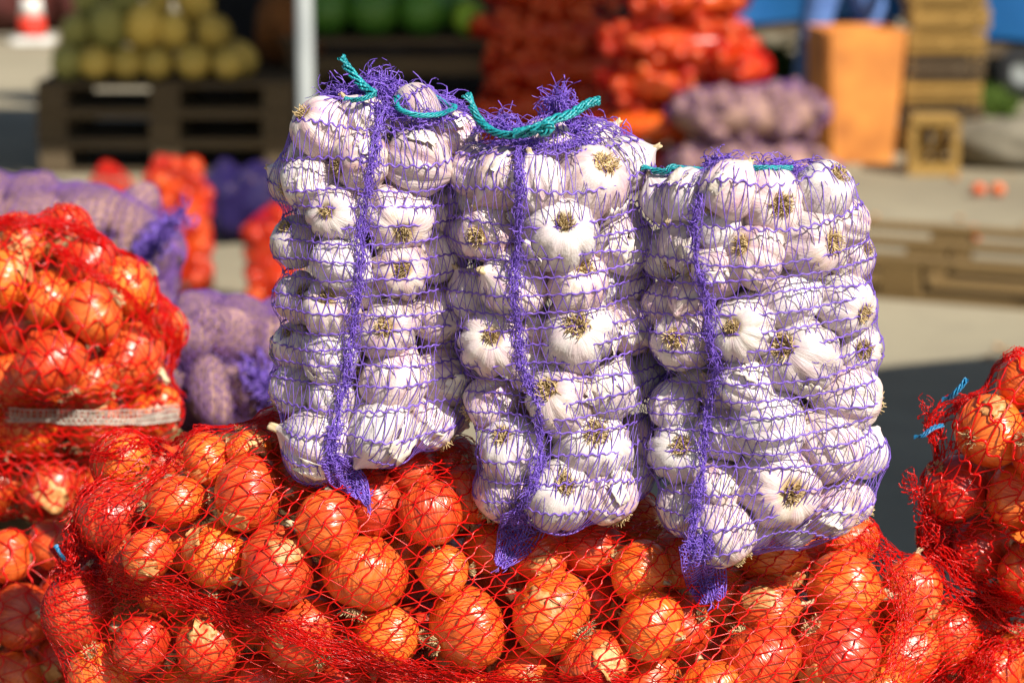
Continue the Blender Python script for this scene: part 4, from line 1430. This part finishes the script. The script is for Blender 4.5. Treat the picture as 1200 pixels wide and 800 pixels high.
# ------------------------------------------------------------------ melon stall on pallets
px0 = (192 - 600) / F * 11.3
for i in range(3):
    pallet((px0, 11.7, .144 * i), [.01, -.012, 0][i], f'{["bottom", "middle", "top"][i]} pallet of the three stacked under the melons', 'wood_grey', 'pallets under the melons')
MAT['melon'] = plain('melon_rind', (.52, .36, .05), (.72, .52, .14), 7, .6, .3)
MAT['melon_green'] = plain('green_melon_rind', (.26, .26, .07), (.42, .38, .11), 7, .6, .3)
MAT['watermelon'] = plain('watermelon_rind', (.04, .14, .015), (.13, .34, .04), 6, .35, .5, (6, 6, .6))
MAT['lime'] = plain('lime_rind', (.22, .40, .02), (.36, .55, .05), 6, .4, .4)


def fruit_mesh(name, mat, ribs):
    prof = [(math.sin(t) + .002, -math.cos(t)) for t in np.linspace(.03, math.pi - .03, 18)]
    V, Fq = revolve(prof, 36, lambda ph, t, r, z: (r * (1 + .02 * np.cos(ribs * ph) * math.sin(math.pi * t)), z))
    n = len(V)
    st, Fs = revolve([(.10, .96), (.06, 1.02), (.05, 1.14), (.01, 1.15)], 36, lambda ph, t, r, z: (r, z))
    return mesh(name, V, Fq, mat), mesh('stalk', st, Fs, MAT['neck'])


MEL = {k: fruit_mesh('melon', MAT[k], rb) for k, rb in (('melon', 10), ('melon_green', 10), ('watermelon', 0), ('lime', 8))}
rm = random.Random(5)


def melon(name, kind, c, r, el, z, label, cat, group):
    o = obj(name, MEL[kind][0], None, M4(c, rot_to(z, rm.uniform(0, 6)), (r, r, r * el)))
    obj('stalk', MEL[kind][1], o)
    return tag(o, label, cat, group)


rowsM = [(.435, 11.42, [78, 113, 150, 187, 225, 266]), (.56, 11.50, [88, 128, 168, 208, 248]), (.68, 11.60, [112, 150, 190, 228]), (.79, 11.70, [140, 176, 210])]
for k, (z, Y, xs) in enumerate(rowsM):
    for i, px in enumerate(xs):
        r = (.080 if k else .074) * rm.uniform(.82, 1.16)
        kind = 'melon_green' if (i == 0 or (i == 1 and k > 0) or k == 3) else 'melon'
        x = (px - 600) / F * Y
        dirn = (rm.uniform(-.3, .3), -1, rm.uniform(-.2, .3)) if k == 0 and i > 0 else (rm.uniform(-.3, .3), -.6, 1)
        melon('melon', kind, (x + rm.uniform(-.015, .015), Y, z + r * (1.25 if k else 1.0)), r, 1.45 if k else 1.2, norm(dirn),
              f'{"greenish" if kind == "melon_green" else "yellow"} melon on the pallets, {["bottom", "second", "third", "top"][k]} row, {"leftmost" if i == 0 else ("rightmost" if i == len(xs) - 1 else ORD[i] + " from left")}', 'melon', 'melons piled on the pallets')
for k, (z, Y, xs) in enumerate([(.435, 11.62, [90, 140, 190, 240, 285]), (.435, 11.85, [80, 130, 180, 230, 280]), (.56, 11.78, [110, 160, 210, 255])]):
    for i, px in enumerate(xs):
        melon('melon', 'melon', ((px - 600) / F * Y, Y, z + .073), .073, 1.2, norm((rm.uniform(-.5, .5), -.5, .6)), 'yellow melon at the back of the pile, hidden by the front melons', 'melon', 'melons at the back of the pile')

# second stall: dark table with watermelons
tb = empty('stall_table', ((462 - 600) / F * 12.1, 12.1, 0))
tag(tb, 'dark wooden stall table with green watermelons right of the grey post', 'table')
for i in range(4):
    board('table_board', tb, 'wood_dark', (0, -.3 + .2 * i, .585), (1.05, .19, .03))
for sx in (-.48, .48):
    for sy in (-.3, .3):
        board('leg', tb, 'wood_dark', (sx, sy, .284), (.06, .06, .568))
board('shelf', tb, 'wood_dark', (0, 0, .24), (.9, .55, .025))
board('rail', tb, 'wood_grey', (0, -.34, .47), (.95, .03, .09))
for i, (px, Y, z, r, kind) in enumerate([(385, 11.95, .60, .12, 'watermelon'), (440, 11.92, .60, .125, 'watermelon'), (497, 11.95, .60, .12, 'watermelon'), (551, 11.9, .60, .085, 'lime'),
                                         (412, 12.15, .60, .12, 'watermelon'), (470, 12.2, .60, .12, 'watermelon'), (525, 12.2, .60, .12, 'watermelon'), (425, 12.05, .80, .12, 'watermelon'), (490, 12.08, .80, .12, 'watermelon')]):
    names = ['leftmost in the front row', 'second from left in the front row', 'third from left in the front row', '', 'leftmost in the back row', 'middle of the back row', 'rightmost in the back row', 'left one on top', 'right one on top']
    if kind == 'lime': melon('melon', kind, ((px - 600) / F * Y, Y, z + r), r, 1.05, (.1, -.3, 1), 'bright lime green melon at the right end of the dark table', 'melon', None)
    else: melon('watermelon', kind, ((px - 600) / F * Y, Y, z + r * 1.0), r, 1.1, norm((rm.uniform(-.4, .4), -.4, 1)), f'dark green watermelon on the dark table, {names[i]}', 'watermelon', 'watermelons on the dark table')
# brown sack and box standing in the shade
MAT['brown'] = plain('brown_jute', (.16, .06, .02), (.30, .12, .04), 20, .9, .1)
MAT['black'] = plain('black_shade', (.008, .008, .010), (.02, .02, .024), 3, .6, .3)  # black colour stands in for the deep shade behind the stalls
MAT['blue'] = plain('blue_tarpaulin', (.005, .07, .24), (.012, .13, .36), 2, .45, .4)
MAT['jean'] = plain('blue_jeans', (.06, .13, .36), (.14, .25, .55), 14, .85, .15)
MAT['orange'] = plain('orange_board', (.42, .14, .035), (.84, .33, .07), 5, .6, .25)
MAT['grey_metal'] = plain('grey_paint', (.22, .24, .24), (.30, .32, .31), 5, .45, .4)
MAT['beige'] = plain('beige_sack', (.15, .135, .10), (.27, .24, .18), 9, .9, .1)
MAT['green'] = plain('grass_blade', (.05, .10, .012), (.13, .20, .03), 10, .7, .2)
MAT['rubber'] = plain('tyre_rubber', (.015, .015, .016), (.03, .03, .032), 10, .8, .2)
MAT['cone_red'] = plain('cone_red', (.62, .02, .012), (.75, .05, .02), 6, .5, .4)
MAT['cone_white'] = plain('cone_white', (.62, .60, .56), (.78, .76, .70), 6, .6, .4)
MAT['skin'] = plain('person_skin', (.45, .26, .18), (.52, .31, .22), 10, .6, .3)
MAT['maroon'] = plain('shaded_maroon', (.05, .012, .012), (.10, .025, .02), 4, .6, .3)  # dark tone carries the shade on the far sacks
MAT['canopy'] = plain('canopy_cloth', (.30, .32, .34), (.42, .44, .46), 4, .8, .2)


def lumpy_sack(name, label, cat, centre, semi, rz, mat, seed, group=None):
    """filled sack: pillow with two tied ears and a seam"""
    r = np.random.default_rng(seed)
    nu, nv = 48, 30
    u = np.linspace(0, 2 * math.pi, nu, endpoint=False); v = np.linspace(-.985, .985, nv)
    U, Vv = np.meshgrid(u, v)
    prof = (1 - np.abs(Vv) ** 3.2) ** .5
    ph = r.uniform(0, 6, 6)
    bump_ = 1 + .05 * np.sin(3 * U + ph[0] + 4 * Vv) + .06 * np.sin(5 * Vv + ph[1] + U) + .03 * np.sin(7 * U + ph[2] - 6 * Vv)
    y = np.cos(U) * prof * semi[1] * bump_; z = np.sign(np.sin(U)) * np.abs(np.sin(U)) ** .8 * prof * semi[2] * bump_
    x = Vv * semi[0]
    z = np.maximum(z, -semi[2] * .9)
    P = np.stack([x, y, z + semi[2] * .9], -1)
    idx = np.arange(nv * nu).reshape(nv, nu); a, b = idx[:-1], idx[1:]
    Fq = np.stack([a, np.roll(a, -1, 1), np.roll(b, -1, 1), b], -1).reshape(-1, 4)
    o = obj(name, mesh(name, P, Fq, mat), None, Matrix.Translation(Vector(centre)) @ Matrix.Rotation(rz, 4, 'Z'))
    tag(o, label, cat, group)
    for sg in (-1, 1):
        V, Fe = revolve([(.04, 0), (.03, .03), (.05, .06), (.065, .08), (.01, .075)], 14, lambda ph, t, r_, z_: (r_ * (1 + .25 * np.sin(5 * ph)) * .6, z_))
        e = obj('sack_ear', mesh('sack_ear', V, Fe, mat), o, Matrix.Translation((sg * semi[0] * .97, 0, semi[2] * .9)) @ Matrix.Rotation(sg * math.pi / 2, 4, 'Y'))
    return o


lumpy_sack('jute_sack', 'brown jute sack on a dark crate left of the grey post', 'sack', ((335 - 600) / F * 11.9, 12.1, .45), (.20, .15, .18), 1.2, MAT['brown'], 3)
cr = empty('wooden_crate', ((333 - 600) / F * 11.9, 12.1, 0)); tag(cr, 'dark wooden crate under the brown jute sack', 'crate')
for k in range(4):
    for sy in (-.2, .2): board('slat', cr, 'wood_dark', (0, sy, .06 + .11 * k), (.42, .02, .085))
    for sx in (-.21, .21): board('slat', cr, 'wood_dark', (sx, 0, .06 + .11 * k), (.02, .38, .085))
for sx in (-.19, .19):
    for sy in (-.18, .18): board('corner_post', cr, 'wood_dark', (sx, sy, .224), (.035, .03, .446))

# ------------------------------------------------------------------ black sheet standing in for deep shade, canopy with posts
def sheet(name, mat, x0, x1, z0, z1, y, amp, n=60, thick=.006):
    xs = np.linspace(x0, x1, n); zs = np.linspace(z0, z1, 10)
    X, Z = np.meshgrid(xs, zs)
    Yv = y + amp * np.sin(X * 9 + .6 * Z) + amp * .5 * np.sin(X * 21 + 2 * Z)
    P = np.stack([X, Yv, Z], -1).reshape(-1, 3)
    P2 = P + [0, thick, 0]
    idx = np.arange(n * 10).reshape(10, n)
    Fq = np.stack([idx[:-1, :-1], idx[:-1, 1:], idx[1:, 1:], idx[1:, :-1]], -1).reshape(-1, 4)
    m = len(P)
    edge = np.concatenate([idx[0, :], idx[1:, -1], idx[-1, ::-1][1:], idx[::-1, 0][1:-1]]); e2 = np.roll(edge, -1)
    return mesh(name, np.concatenate([P, P2]), np.concatenate([Fq, Fq[:, ::-1] + m, np.stack([edge, edge + m, e2 + m, e2], -1)]), mat)


bs = obj('shade_sheet', sheet('shade_sheet', MAT['black'], -1.75, .75, .01, 2.3, 13.1, .03))
tag(bs, 'black sheet standing in for the deep shade behind the fruit stalls', 'tarpaulin')


def post(name, x, y, h, r, mat, parent=None):
    V, Fq = revolve([(r * 1.9, 0), (r * 1.9, .012), (r, .016), (r, h - .01), (r * .9, h), (.002, h)], 20, lambda ph, t, r_, z: (r_, z))
    return obj(name, mesh(name, V, Fq, mat), parent, Matrix.Translation((x, y, 0)))


CX0, CX1, CY0, CY1 = -3.0, 2.4, 9.6, 12.1
cn = empty('stall_canopy', ((CX0 + CX1) / 2, (CY0 + CY1) / 2, 0))
tag(cn, 'grey market stall canopy over the melons on round grey posts', 'canopy')
ox, oy = (CX0 + CX1) / 2, (CY0 + CY1) / 2
for x, y in ((-.824, 9.65), (-2.96, 9.65), (-2.96, 12.06), (.80, 11.6)):
    post('post', x - ox, y - oy, 2.5, .034, MAT['grey_metal'], cn)
nx, ny = 30, 16
X, Yg = np.meshgrid(np.linspace(CX0 - ox, CX1 - ox, nx), np.linspace(CY0 - oy, CY1 - oy, ny))
Z = 2.51 + .25 * (1 - np.abs(Yg) / abs(CY0 - oy)) - .03 * np.abs(np.sin(X * 3))
Pt = np.stack([X, Yg, Z], -1).reshape(-1, 3)
idx = np.arange(nx * ny).reshape(ny, nx)
Fq = np.stack([idx[:-1, :-1], idx[:-1, 1:], idx[1:, 1:], idx[1:, :-1]], -1).reshape(-1, 4)
V2 = np.stack([np.stack([np.linspace(CX0 - ox, 1.2 - ox, 30), np.full(30, CY0 - oy - .004 * k), np.full(30, zz)], -1) for k, zz in ((0, 2.24), (0, 2.53), (1, 2.53), (1, 2.24))])
Fv = np.concatenate([np.stack([np.arange(29) + a * 30, np.arange(29) + 1 + a * 30, np.arange(29) + 1 + b * 30, np.arange(29) + b * 30], -1) for a, b in ((0, 1), (1, 2), (2, 3), (3, 0))])
obj('shade_flap', mesh('shade_flap', V2.reshape(-1, 3), Fv, MAT['canopy']), cn)  # flap added to keep sun off the melon pallets
obj('cloth', mesh('cloth', np.concatenate([Pt, Pt - [0, 0, .006]]), np.concatenate([Fq, Fq[:, ::-1] + len(Pt)]), MAT['canopy']), cn)

# unseen parasol off to the right, placed so its shade falls on the concrete behind the garlic
Lp = 2.45
pc = np.array([2.0, 5.65, 0]) + np.array(SDIR) * (Lp / SDIR[2]); pc[2] = 0
ps = empty('parasol', pc); tag(ps, 'large unseen market parasol outside the right edge, placed for its shade', 'parasol')
post('pole', 0, 0, 2.75, .025, MAT['grey_metal'], ps)
V, Fq = revolve([(1.8, 2.40), (1.79, 2.45), (1.2, 2.60), (.6, 2.70), (.05, 2.78), (.002, 2.78)], 48, lambda ph, t, r_, z: (r_ * (1 - .03 * np.abs(np.sin(4 * ph))), z))
obj('canopy', mesh('canopy', V, Fq, MAT['blue']), ps)
for k in range(8):
    a = 2 * math.pi * k / 8
    V, Fq = tubes(np.array([[[1.74 * math.cos(a), 1.74 * math.sin(a), 2.42], [.9 * math.cos(a), .9 * math.sin(a), 2.62], [.03 * math.cos(a), .03 * math.sin(a), 2.74]]]), np.tile([0, 0, 1.0], (1, 3, 1)), .016, .016, 4)
    obj('rib', mesh('rib', V, Fq, MAT['grey_metal']), ps)
V, Fq = revolve([(.28, 0), (.28, .06), (.2, .09), (.04, .12), (.03, .3)], 28, lambda ph, t, r_, z: (r_, z))
obj('foot', mesh('foot', V, Fq, MAT['beige']), ps)

# ------------------------------------------------------------------ right background
# orange board box, wider at the top
p = ground(1010, 191)
ob_ = empty('orange_box', (p[0], p[1], 0), .12)
tag(ob_, 'tall orange box standing on the concrete behind the right garlic bag', 'box')


def prism(name, mat, lo, hi, z0, z1, parent):
    V = [(lo[0], lo[1], z0), (lo[2], lo[1], z0), (lo[2], lo[3], z0), (lo[0], lo[3], z0), (hi[0], hi[1], z1), (hi[2], hi[1], z1), (hi[2], hi[3], z1), (hi[0], hi[3], z1)]
    me = mesh(name, V, [(3, 2, 1, 0), (4, 5, 6, 7), (0, 1, 5, 4), (1, 2, 6, 5), (2, 3, 7, 6), (3, 0, 4, 7)], mat, False)
    return obj(name, me, parent)


prism('front_board', MAT['orange'], (-.15, -.012, .15, .012), (-.175, -.012, .20, .012), 0, .645, ob_)
prism('side_board', MAT['orange'], (-.17, .013, -.152, .40), (-.195, .013, -.177, .40), 0, .64, ob_)
prism('side_board', MAT['orange'], (.135, .013, .15, .40), (.183, .013, .198, .40), 0, .64, ob_)
prism('back_board', MAT['orange'], (-.15, .402, .15, .42), (-.175, .402, .20, .42), 0, .64, ob_)
prism('bottom_board', MAT['orange'], (-.150, .013, .134, .40), (-.152, .013, .134, .40), .01, .03, ob_)

# small crate on end in front of the crate stack
p = ground(1094, 206)
cr = empty('wooden_crate', (p[0], p[1], 0), -.08)
tag(cr, 'small yellow wooden crate on end beside the orange box', 'crate')
w, h, d = .236, .275, .20
board('frame_rail', cr, 'wood_yellow', (0, 0, .03), (w, .018, .06))
board('frame_rail', cr, 'wood_yellow', (0, 0, h - .02), (w, .018, .04))
for sx in (-1, 1): board('frame_post', cr, 'wood_yellow', (sx * (w / 2 - .02), 0, h / 2), (.04, .017, h - .10))
for x in (-.035, .035): board('slat', cr, 'wood_yellow', (x, d, h / 2), (.055, .012, h))
for sx in (-1, 1):
    for k in range(3): board('slat', cr, 'wood_yellow', (sx * (w / 2 - .007), d / 2, .05 + .085 * k), (.012, d - .02, .06))
board('slat', cr, 'wood_yellow', (0, d / 2, h - .004), (w - .03, d - .03, .010))
board('slat', cr, 'wood_yellow', (0, d / 2, .008), (w - .03, d - .03, .012))

# stack of slatted crates
p = ground(1098, 176)
for k in range(7):
    cr = empty('wooden_crate', (p[0] + [.0, .01, -.012, .008, 0, .02, .0][k], p[1], .122 * k), [.02, -.03, .04, -.02, .03, 0, .02][k])
    tag(cr, f'slatted crate in the tall stack behind the small crate, {ORD[6 - k] if k < 6 else "top one"}{" from top" if k < 6 else ""}', 'crate', 'slatted crates in the tall stack')
    wd = 'wood_dark' if k in (1, 3) else 'wood_yellow'
    for q in range(2):
        board('slat', cr, wd, (0, -.15, .035 + .055 * q), (.39, .012, .035))
        board('slat', cr, wd, (0, .15, .035 + .055 * q), (.39, .012, .035))
        for sx in (-.19, .19): board('slat', cr, wd, (sx, 0, .035 + .055 * q), (.012, .286, .035))
    for sx in (-.17, .17):
        for sy in (-.135, .135): board('corner_post', cr, 'wood_yellow', (sx, sy, .06), (.03, .016, .118))
    for q in range(4): board('bottom_slat', cr, 'wood_grey', (0, -.11 + .073 * q, .010), (.36, .055, .010))

# lying pallet
p = ground(1115, 362)
pallet((1.50, 8.58, 0), -.42, 'weathered wooden pallet lying upside down on the concrete right of the garlic', 'wood', None, True)

# beige sacks, grass, blue covered trailer
p = ground(1190, 203)
lumpy_sack('full_sack', 'grey beige sack lying at the right edge beyond the pallet', 'sack', (p[0] + .06, p[1] + .25, 0), (.36, .22, .12), -.25, MAT['beige'], 8)
p = ground(1250, 195)
lumpy_sack('full_sack', 'grey beige sack half outside the right edge', 'sack', (p[0] + .15, p[1] + .45, 0), (.36, .22, .13), .1, MAT['beige'], 9)


def tuft(bounds, n, seed, h):
    r = np.random.default_rng(seed)
    x = r.uniform(bounds[0], bounds[1], n); y = r.uniform(bounds[2], bounds[3], n)
    p0 = np.stack([x, y, 0 * x], -1)
    lean = np.stack([r.normal(0, .35, n), r.normal(0, .35, n), np.ones(n)], -1)
    L = (h * r.uniform(.4, 1, n))[:, None]
    P = np.stack([p0, p0 + norm(lean) * L * .5, p0 + norm(lean * [2, 2, 1]) * L], 1)
    w = np.stack([np.full(n, .012), np.full(n, .010), np.full(n, .002)], 1)
    return tubes(P, np.broadcast_to(norm(r.normal(0, 1, (n, 1, 3))), P.shape), w, .002, 3)


for i, (px, py, wpx, lab) in enumerate([(1155, 138, 75, 'green grass growing at the edge of the concrete by the crates'), (905, 92, 70, 'green grass growing left of the orange box')]):
    p = ground(px, py); hw = wpx / 2 / F * p[1]
    B = Buf(); B.add(*tuft((p[0] - hw, p[0] + hw, p[1], p[1] + 1.2), 2600, 90 + i, .16))
    tag(obj('grass', B.mesh('grass', MAT['green'], False)), lab, 'grass', kind='stuff')


def trailer(x0, x1, y, z0, z1, label):
    t = empty('covered_trailer', ((x0 + x1) / 2, y, 0))
    tag(t, label, 'trailer', 'blue covered trailers at the back')
    L = x1 - x0
    n, m = 40, 14
    u = np.linspace(-L / 2, L / 2, n)
    sec = [(0, z0), (-.02, (z0 + z1) / 2), (0, z1 - .08), (.06, z1), (.6, z1 + .06), (1.14, z1), (1.2, z1 - .08), (1.22, (z0 + z1) / 2), (1.2, z0)]
    sec = spl(sec, m)
    P = np.array([[(ux, sy + .03 * math.sin(ux * 7 + sz * 5), sz + .02 * math.sin(ux * 5)) for sy, sz in sec] for ux in u]).reshape(-1, 3)
    idx = np.arange(n * m).reshape(n, m)
    Fc = np.stack([idx[:-1, :-1], idx[1:, :-1], idx[1:, 1:], idx[:-1, 1:]], -1).reshape(-1, 4).tolist()
    Fc += [idx[0].tolist(), idx[-1][::-1].tolist()]
    obj('tarpaulin', mesh('tarpaulin', P, Fc, MAT['blue']), t)
    board('chassis', t, 'wood_dark', (0, .6, z0 - .05), (L * .96, 1.1, .08))
    for sx in (-.32, .32):
        for sy in (.1, 1.1):
            V, Fw = revolve([(.08, -.08), (.14, -.08), (.17, -.06), (.175, 0), (.17, .06), (.14, .08), (.08, .08)], 28, lambda ph, tt, r_, z: (r_, z))
            wh = obj('wheel', mesh('wheel', V, Fw, MAT['rubber']), t, Matrix.Translation((sx * L, sy, .175)) @ Matrix.Rotation(math.pi / 2, 4, 'X'))
            V, Fw = revolve([(.002, -.05), (.06, -.055), (.085, -.06), (.085, .06), (.06, .055), (.002, .05)], 20, lambda ph, tt, r_, z: (r_, z))
            obj('rim', mesh('rim', V, Fw, MAT['grey_metal']), wh)


trailer(2.62, 4.9, 14.3, .36, 1.5, 'blue tarpaulin covered trailer at the top right corner')
trailer(1.15, 2.45, 15.2, .42, 1.3, 'blue tarpaulin covered trailer behind the orange box')
# grey bundle under the first trailer
p = ground(905, 60)
lumpy_sack('full_sack', 'pale grey sack lying far behind the potato sacks', 'sack', (p[0], p[1] + .3, 0.0), (.30, .2, .14), 0, MAT['beige'], 12)

# ------------------------------------------------------------------ traffic cone and far sacks with shade in their colour, far left
p = ground(38, 50)
cn_ = empty('traffic_cone', (p[0], p[1], 0)); tag(cn_, 'red and white traffic cone far away at the top left', 'traffic cone')
V, Fq = revolve([(.16, 0), (.16, .035), (.12, .045), (.118, .05)], 28, lambda ph, t, r_, z: (np.minimum(r_ * 1.25, r_ / np.maximum(np.abs(np.cos(ph)), np.abs(np.sin(ph)))), z))
obj('base', mesh('base', V, Fq, MAT['cone_white']), cn_)
seg = [(.045, .20, 'cone_red'), (.20, .34, 'cone_white'), (.34, .48, 'cone_red'), (.48, .58, 'cone_white'), (.58, .70, 'cone_red')]
for z0, z1, mt in seg:
    r0, r1 = .115 - .13 * z0, .115 - .13 * z1
    V, Fq = revolve([(r0 - .02, z0), (r0, z0 + .001), (r1, z1), (r1 - .02, z1)], 28, lambda ph, t, r_, z: (r_, z))
    obj('band', mesh('band', V, Fq, MAT[mt]), cn_)
for px, py, sx, hz, lab in ((5, 44, .45, .5, 'far sacks at the top left corner, shade painted dark maroon'), (92, 40, .28, .6, 'far sacks behind the melons, shade painted dark maroon')):
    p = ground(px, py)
    lumpy_sack('shaded_sacks', lab, 'heap', (p[0] - .1, p[1] + .6, 0), (sx, .5, hz), 0, MAT['maroon'], px + 3, 'far sacks with painted shade')

# ------------------------------------------------------------------ person in blue jeans behind the orange box
PX, PY = 1.67, 12.25
per = empty('person', (PX, PY, 0))
tag(per, 'person in blue jeans standing behind the orange box, cropped above the legs', 'person')


def skin(name, verts, edges, radii, mat, parent, root=0, sub=2):
    me = bpy.data.meshes.new(name)
    me.from_pydata(verts, edges, [])
    o = obj(name, me, parent)
    sm = o.modifiers.new('skin', 'SKIN')
    for i, r in enumerate(radii):
        r = r if isinstance(r, tuple) else (r, r)
        me.skin_vertices[0].data[i].radius = r
        me.skin_vertices[0].data[i].use_root = (i == root)
    sb = o.modifiers.new('sub', 'SUBSURF'); sb.levels = sub; sb.render_levels = sub
    me.materials.append(mat)
    me.shade_smooth()
    return o


# body: pelvis, chest, neck, head, arms, legs
bv = [(0, 0, .95), (0, 0, 1.15), (0, 0, 1.38), (0, -.01, 1.50), (0, -.02, 1.58), (0, -.02, 1.72),
      (-.19, 0, 1.40), (-.27, -.04, 1.12), (-.25, -.20, .92), (-.24, -.27, .86), (.19, 0, 1.40), (.27, -.04, 1.12), (.25, -.20, .92), (.24, -.27, .86),
      (-.10, 0, .88), (-.17, -.03, .48), (-.21, .02, .08), (-.22, -.10, .04), (.10, 0, .88), (.17, -.03, .48), (.21, .02, .08), (.22, -.10, .04)]
be = [(0, 1), (1, 2), (2, 3), (3, 4), (4, 5), (2, 6), (6, 7), (7, 8), (8, 9), (2, 10), (10, 11), (11, 12), (12, 13), (0, 14), (14, 15), (15, 16), (16, 17), (0, 18), (18, 19), (19, 20), (20, 21)]
br = [(.15, .10), (.14, .095), (.15, .10), .055, .085, .075, .06, .045, .033, .035, .06, .045, .033, .035, .08, .055, .04, .035, .08, .055, .04, .035]
skin('body', bv, be, br, MAT['skin'], per)
jv = [(0, 0, 1.0), (0, 0, .92), (-.10, 0, .86), (-.17, -.03, .48), (-.21, .02, .09), (.10, 0, .86), (.17, -.03, .48), (.21, .02, .09)]
skin('jeans', jv, [(0, 1), (1, 2), (2, 3), (3, 4), (1, 5), (5, 6), (6, 7)], [(.17, .12), (.17, .12), .10, .078, .07, .10, .078, .07], MAT['jean'], per)
skin('jacket', [(0, 0, .98), (0, 0, 1.15), (0, 0, 1.40), (0, -.01, 1.49), (-.20, 0, 1.40), (-.28, -.04, 1.12), (-.255, -.18, .95), (.20, 0, 1.40), (.28, -.04, 1.12), (.255, -.18, .95)],
     [(0, 1), (1, 2), (2, 3), (2, 4), (4, 5), (5, 6), (2, 7), (7, 8), (8, 9)], [(.18, .13), (.17, .12), (.17, .12), .07, .075, .06, .05, .075, .06, .05], MAT['blue'], per)
skin('hair', [(0, .02, 1.64), (0, .03, 1.74), (0, -.02, 1.78)], [(0, 1), (1, 2)], [.085, .085, .07], MAT['rubber'], per)
for sx in (-1, 1):
    skin('shoe', [(sx * .21, .05, .045), (sx * .215, -.06, .045), (sx * .22, -.17, .035)], [(0, 1), (1, 2)], [.045, .05, .04], MAT['rubber'], per)
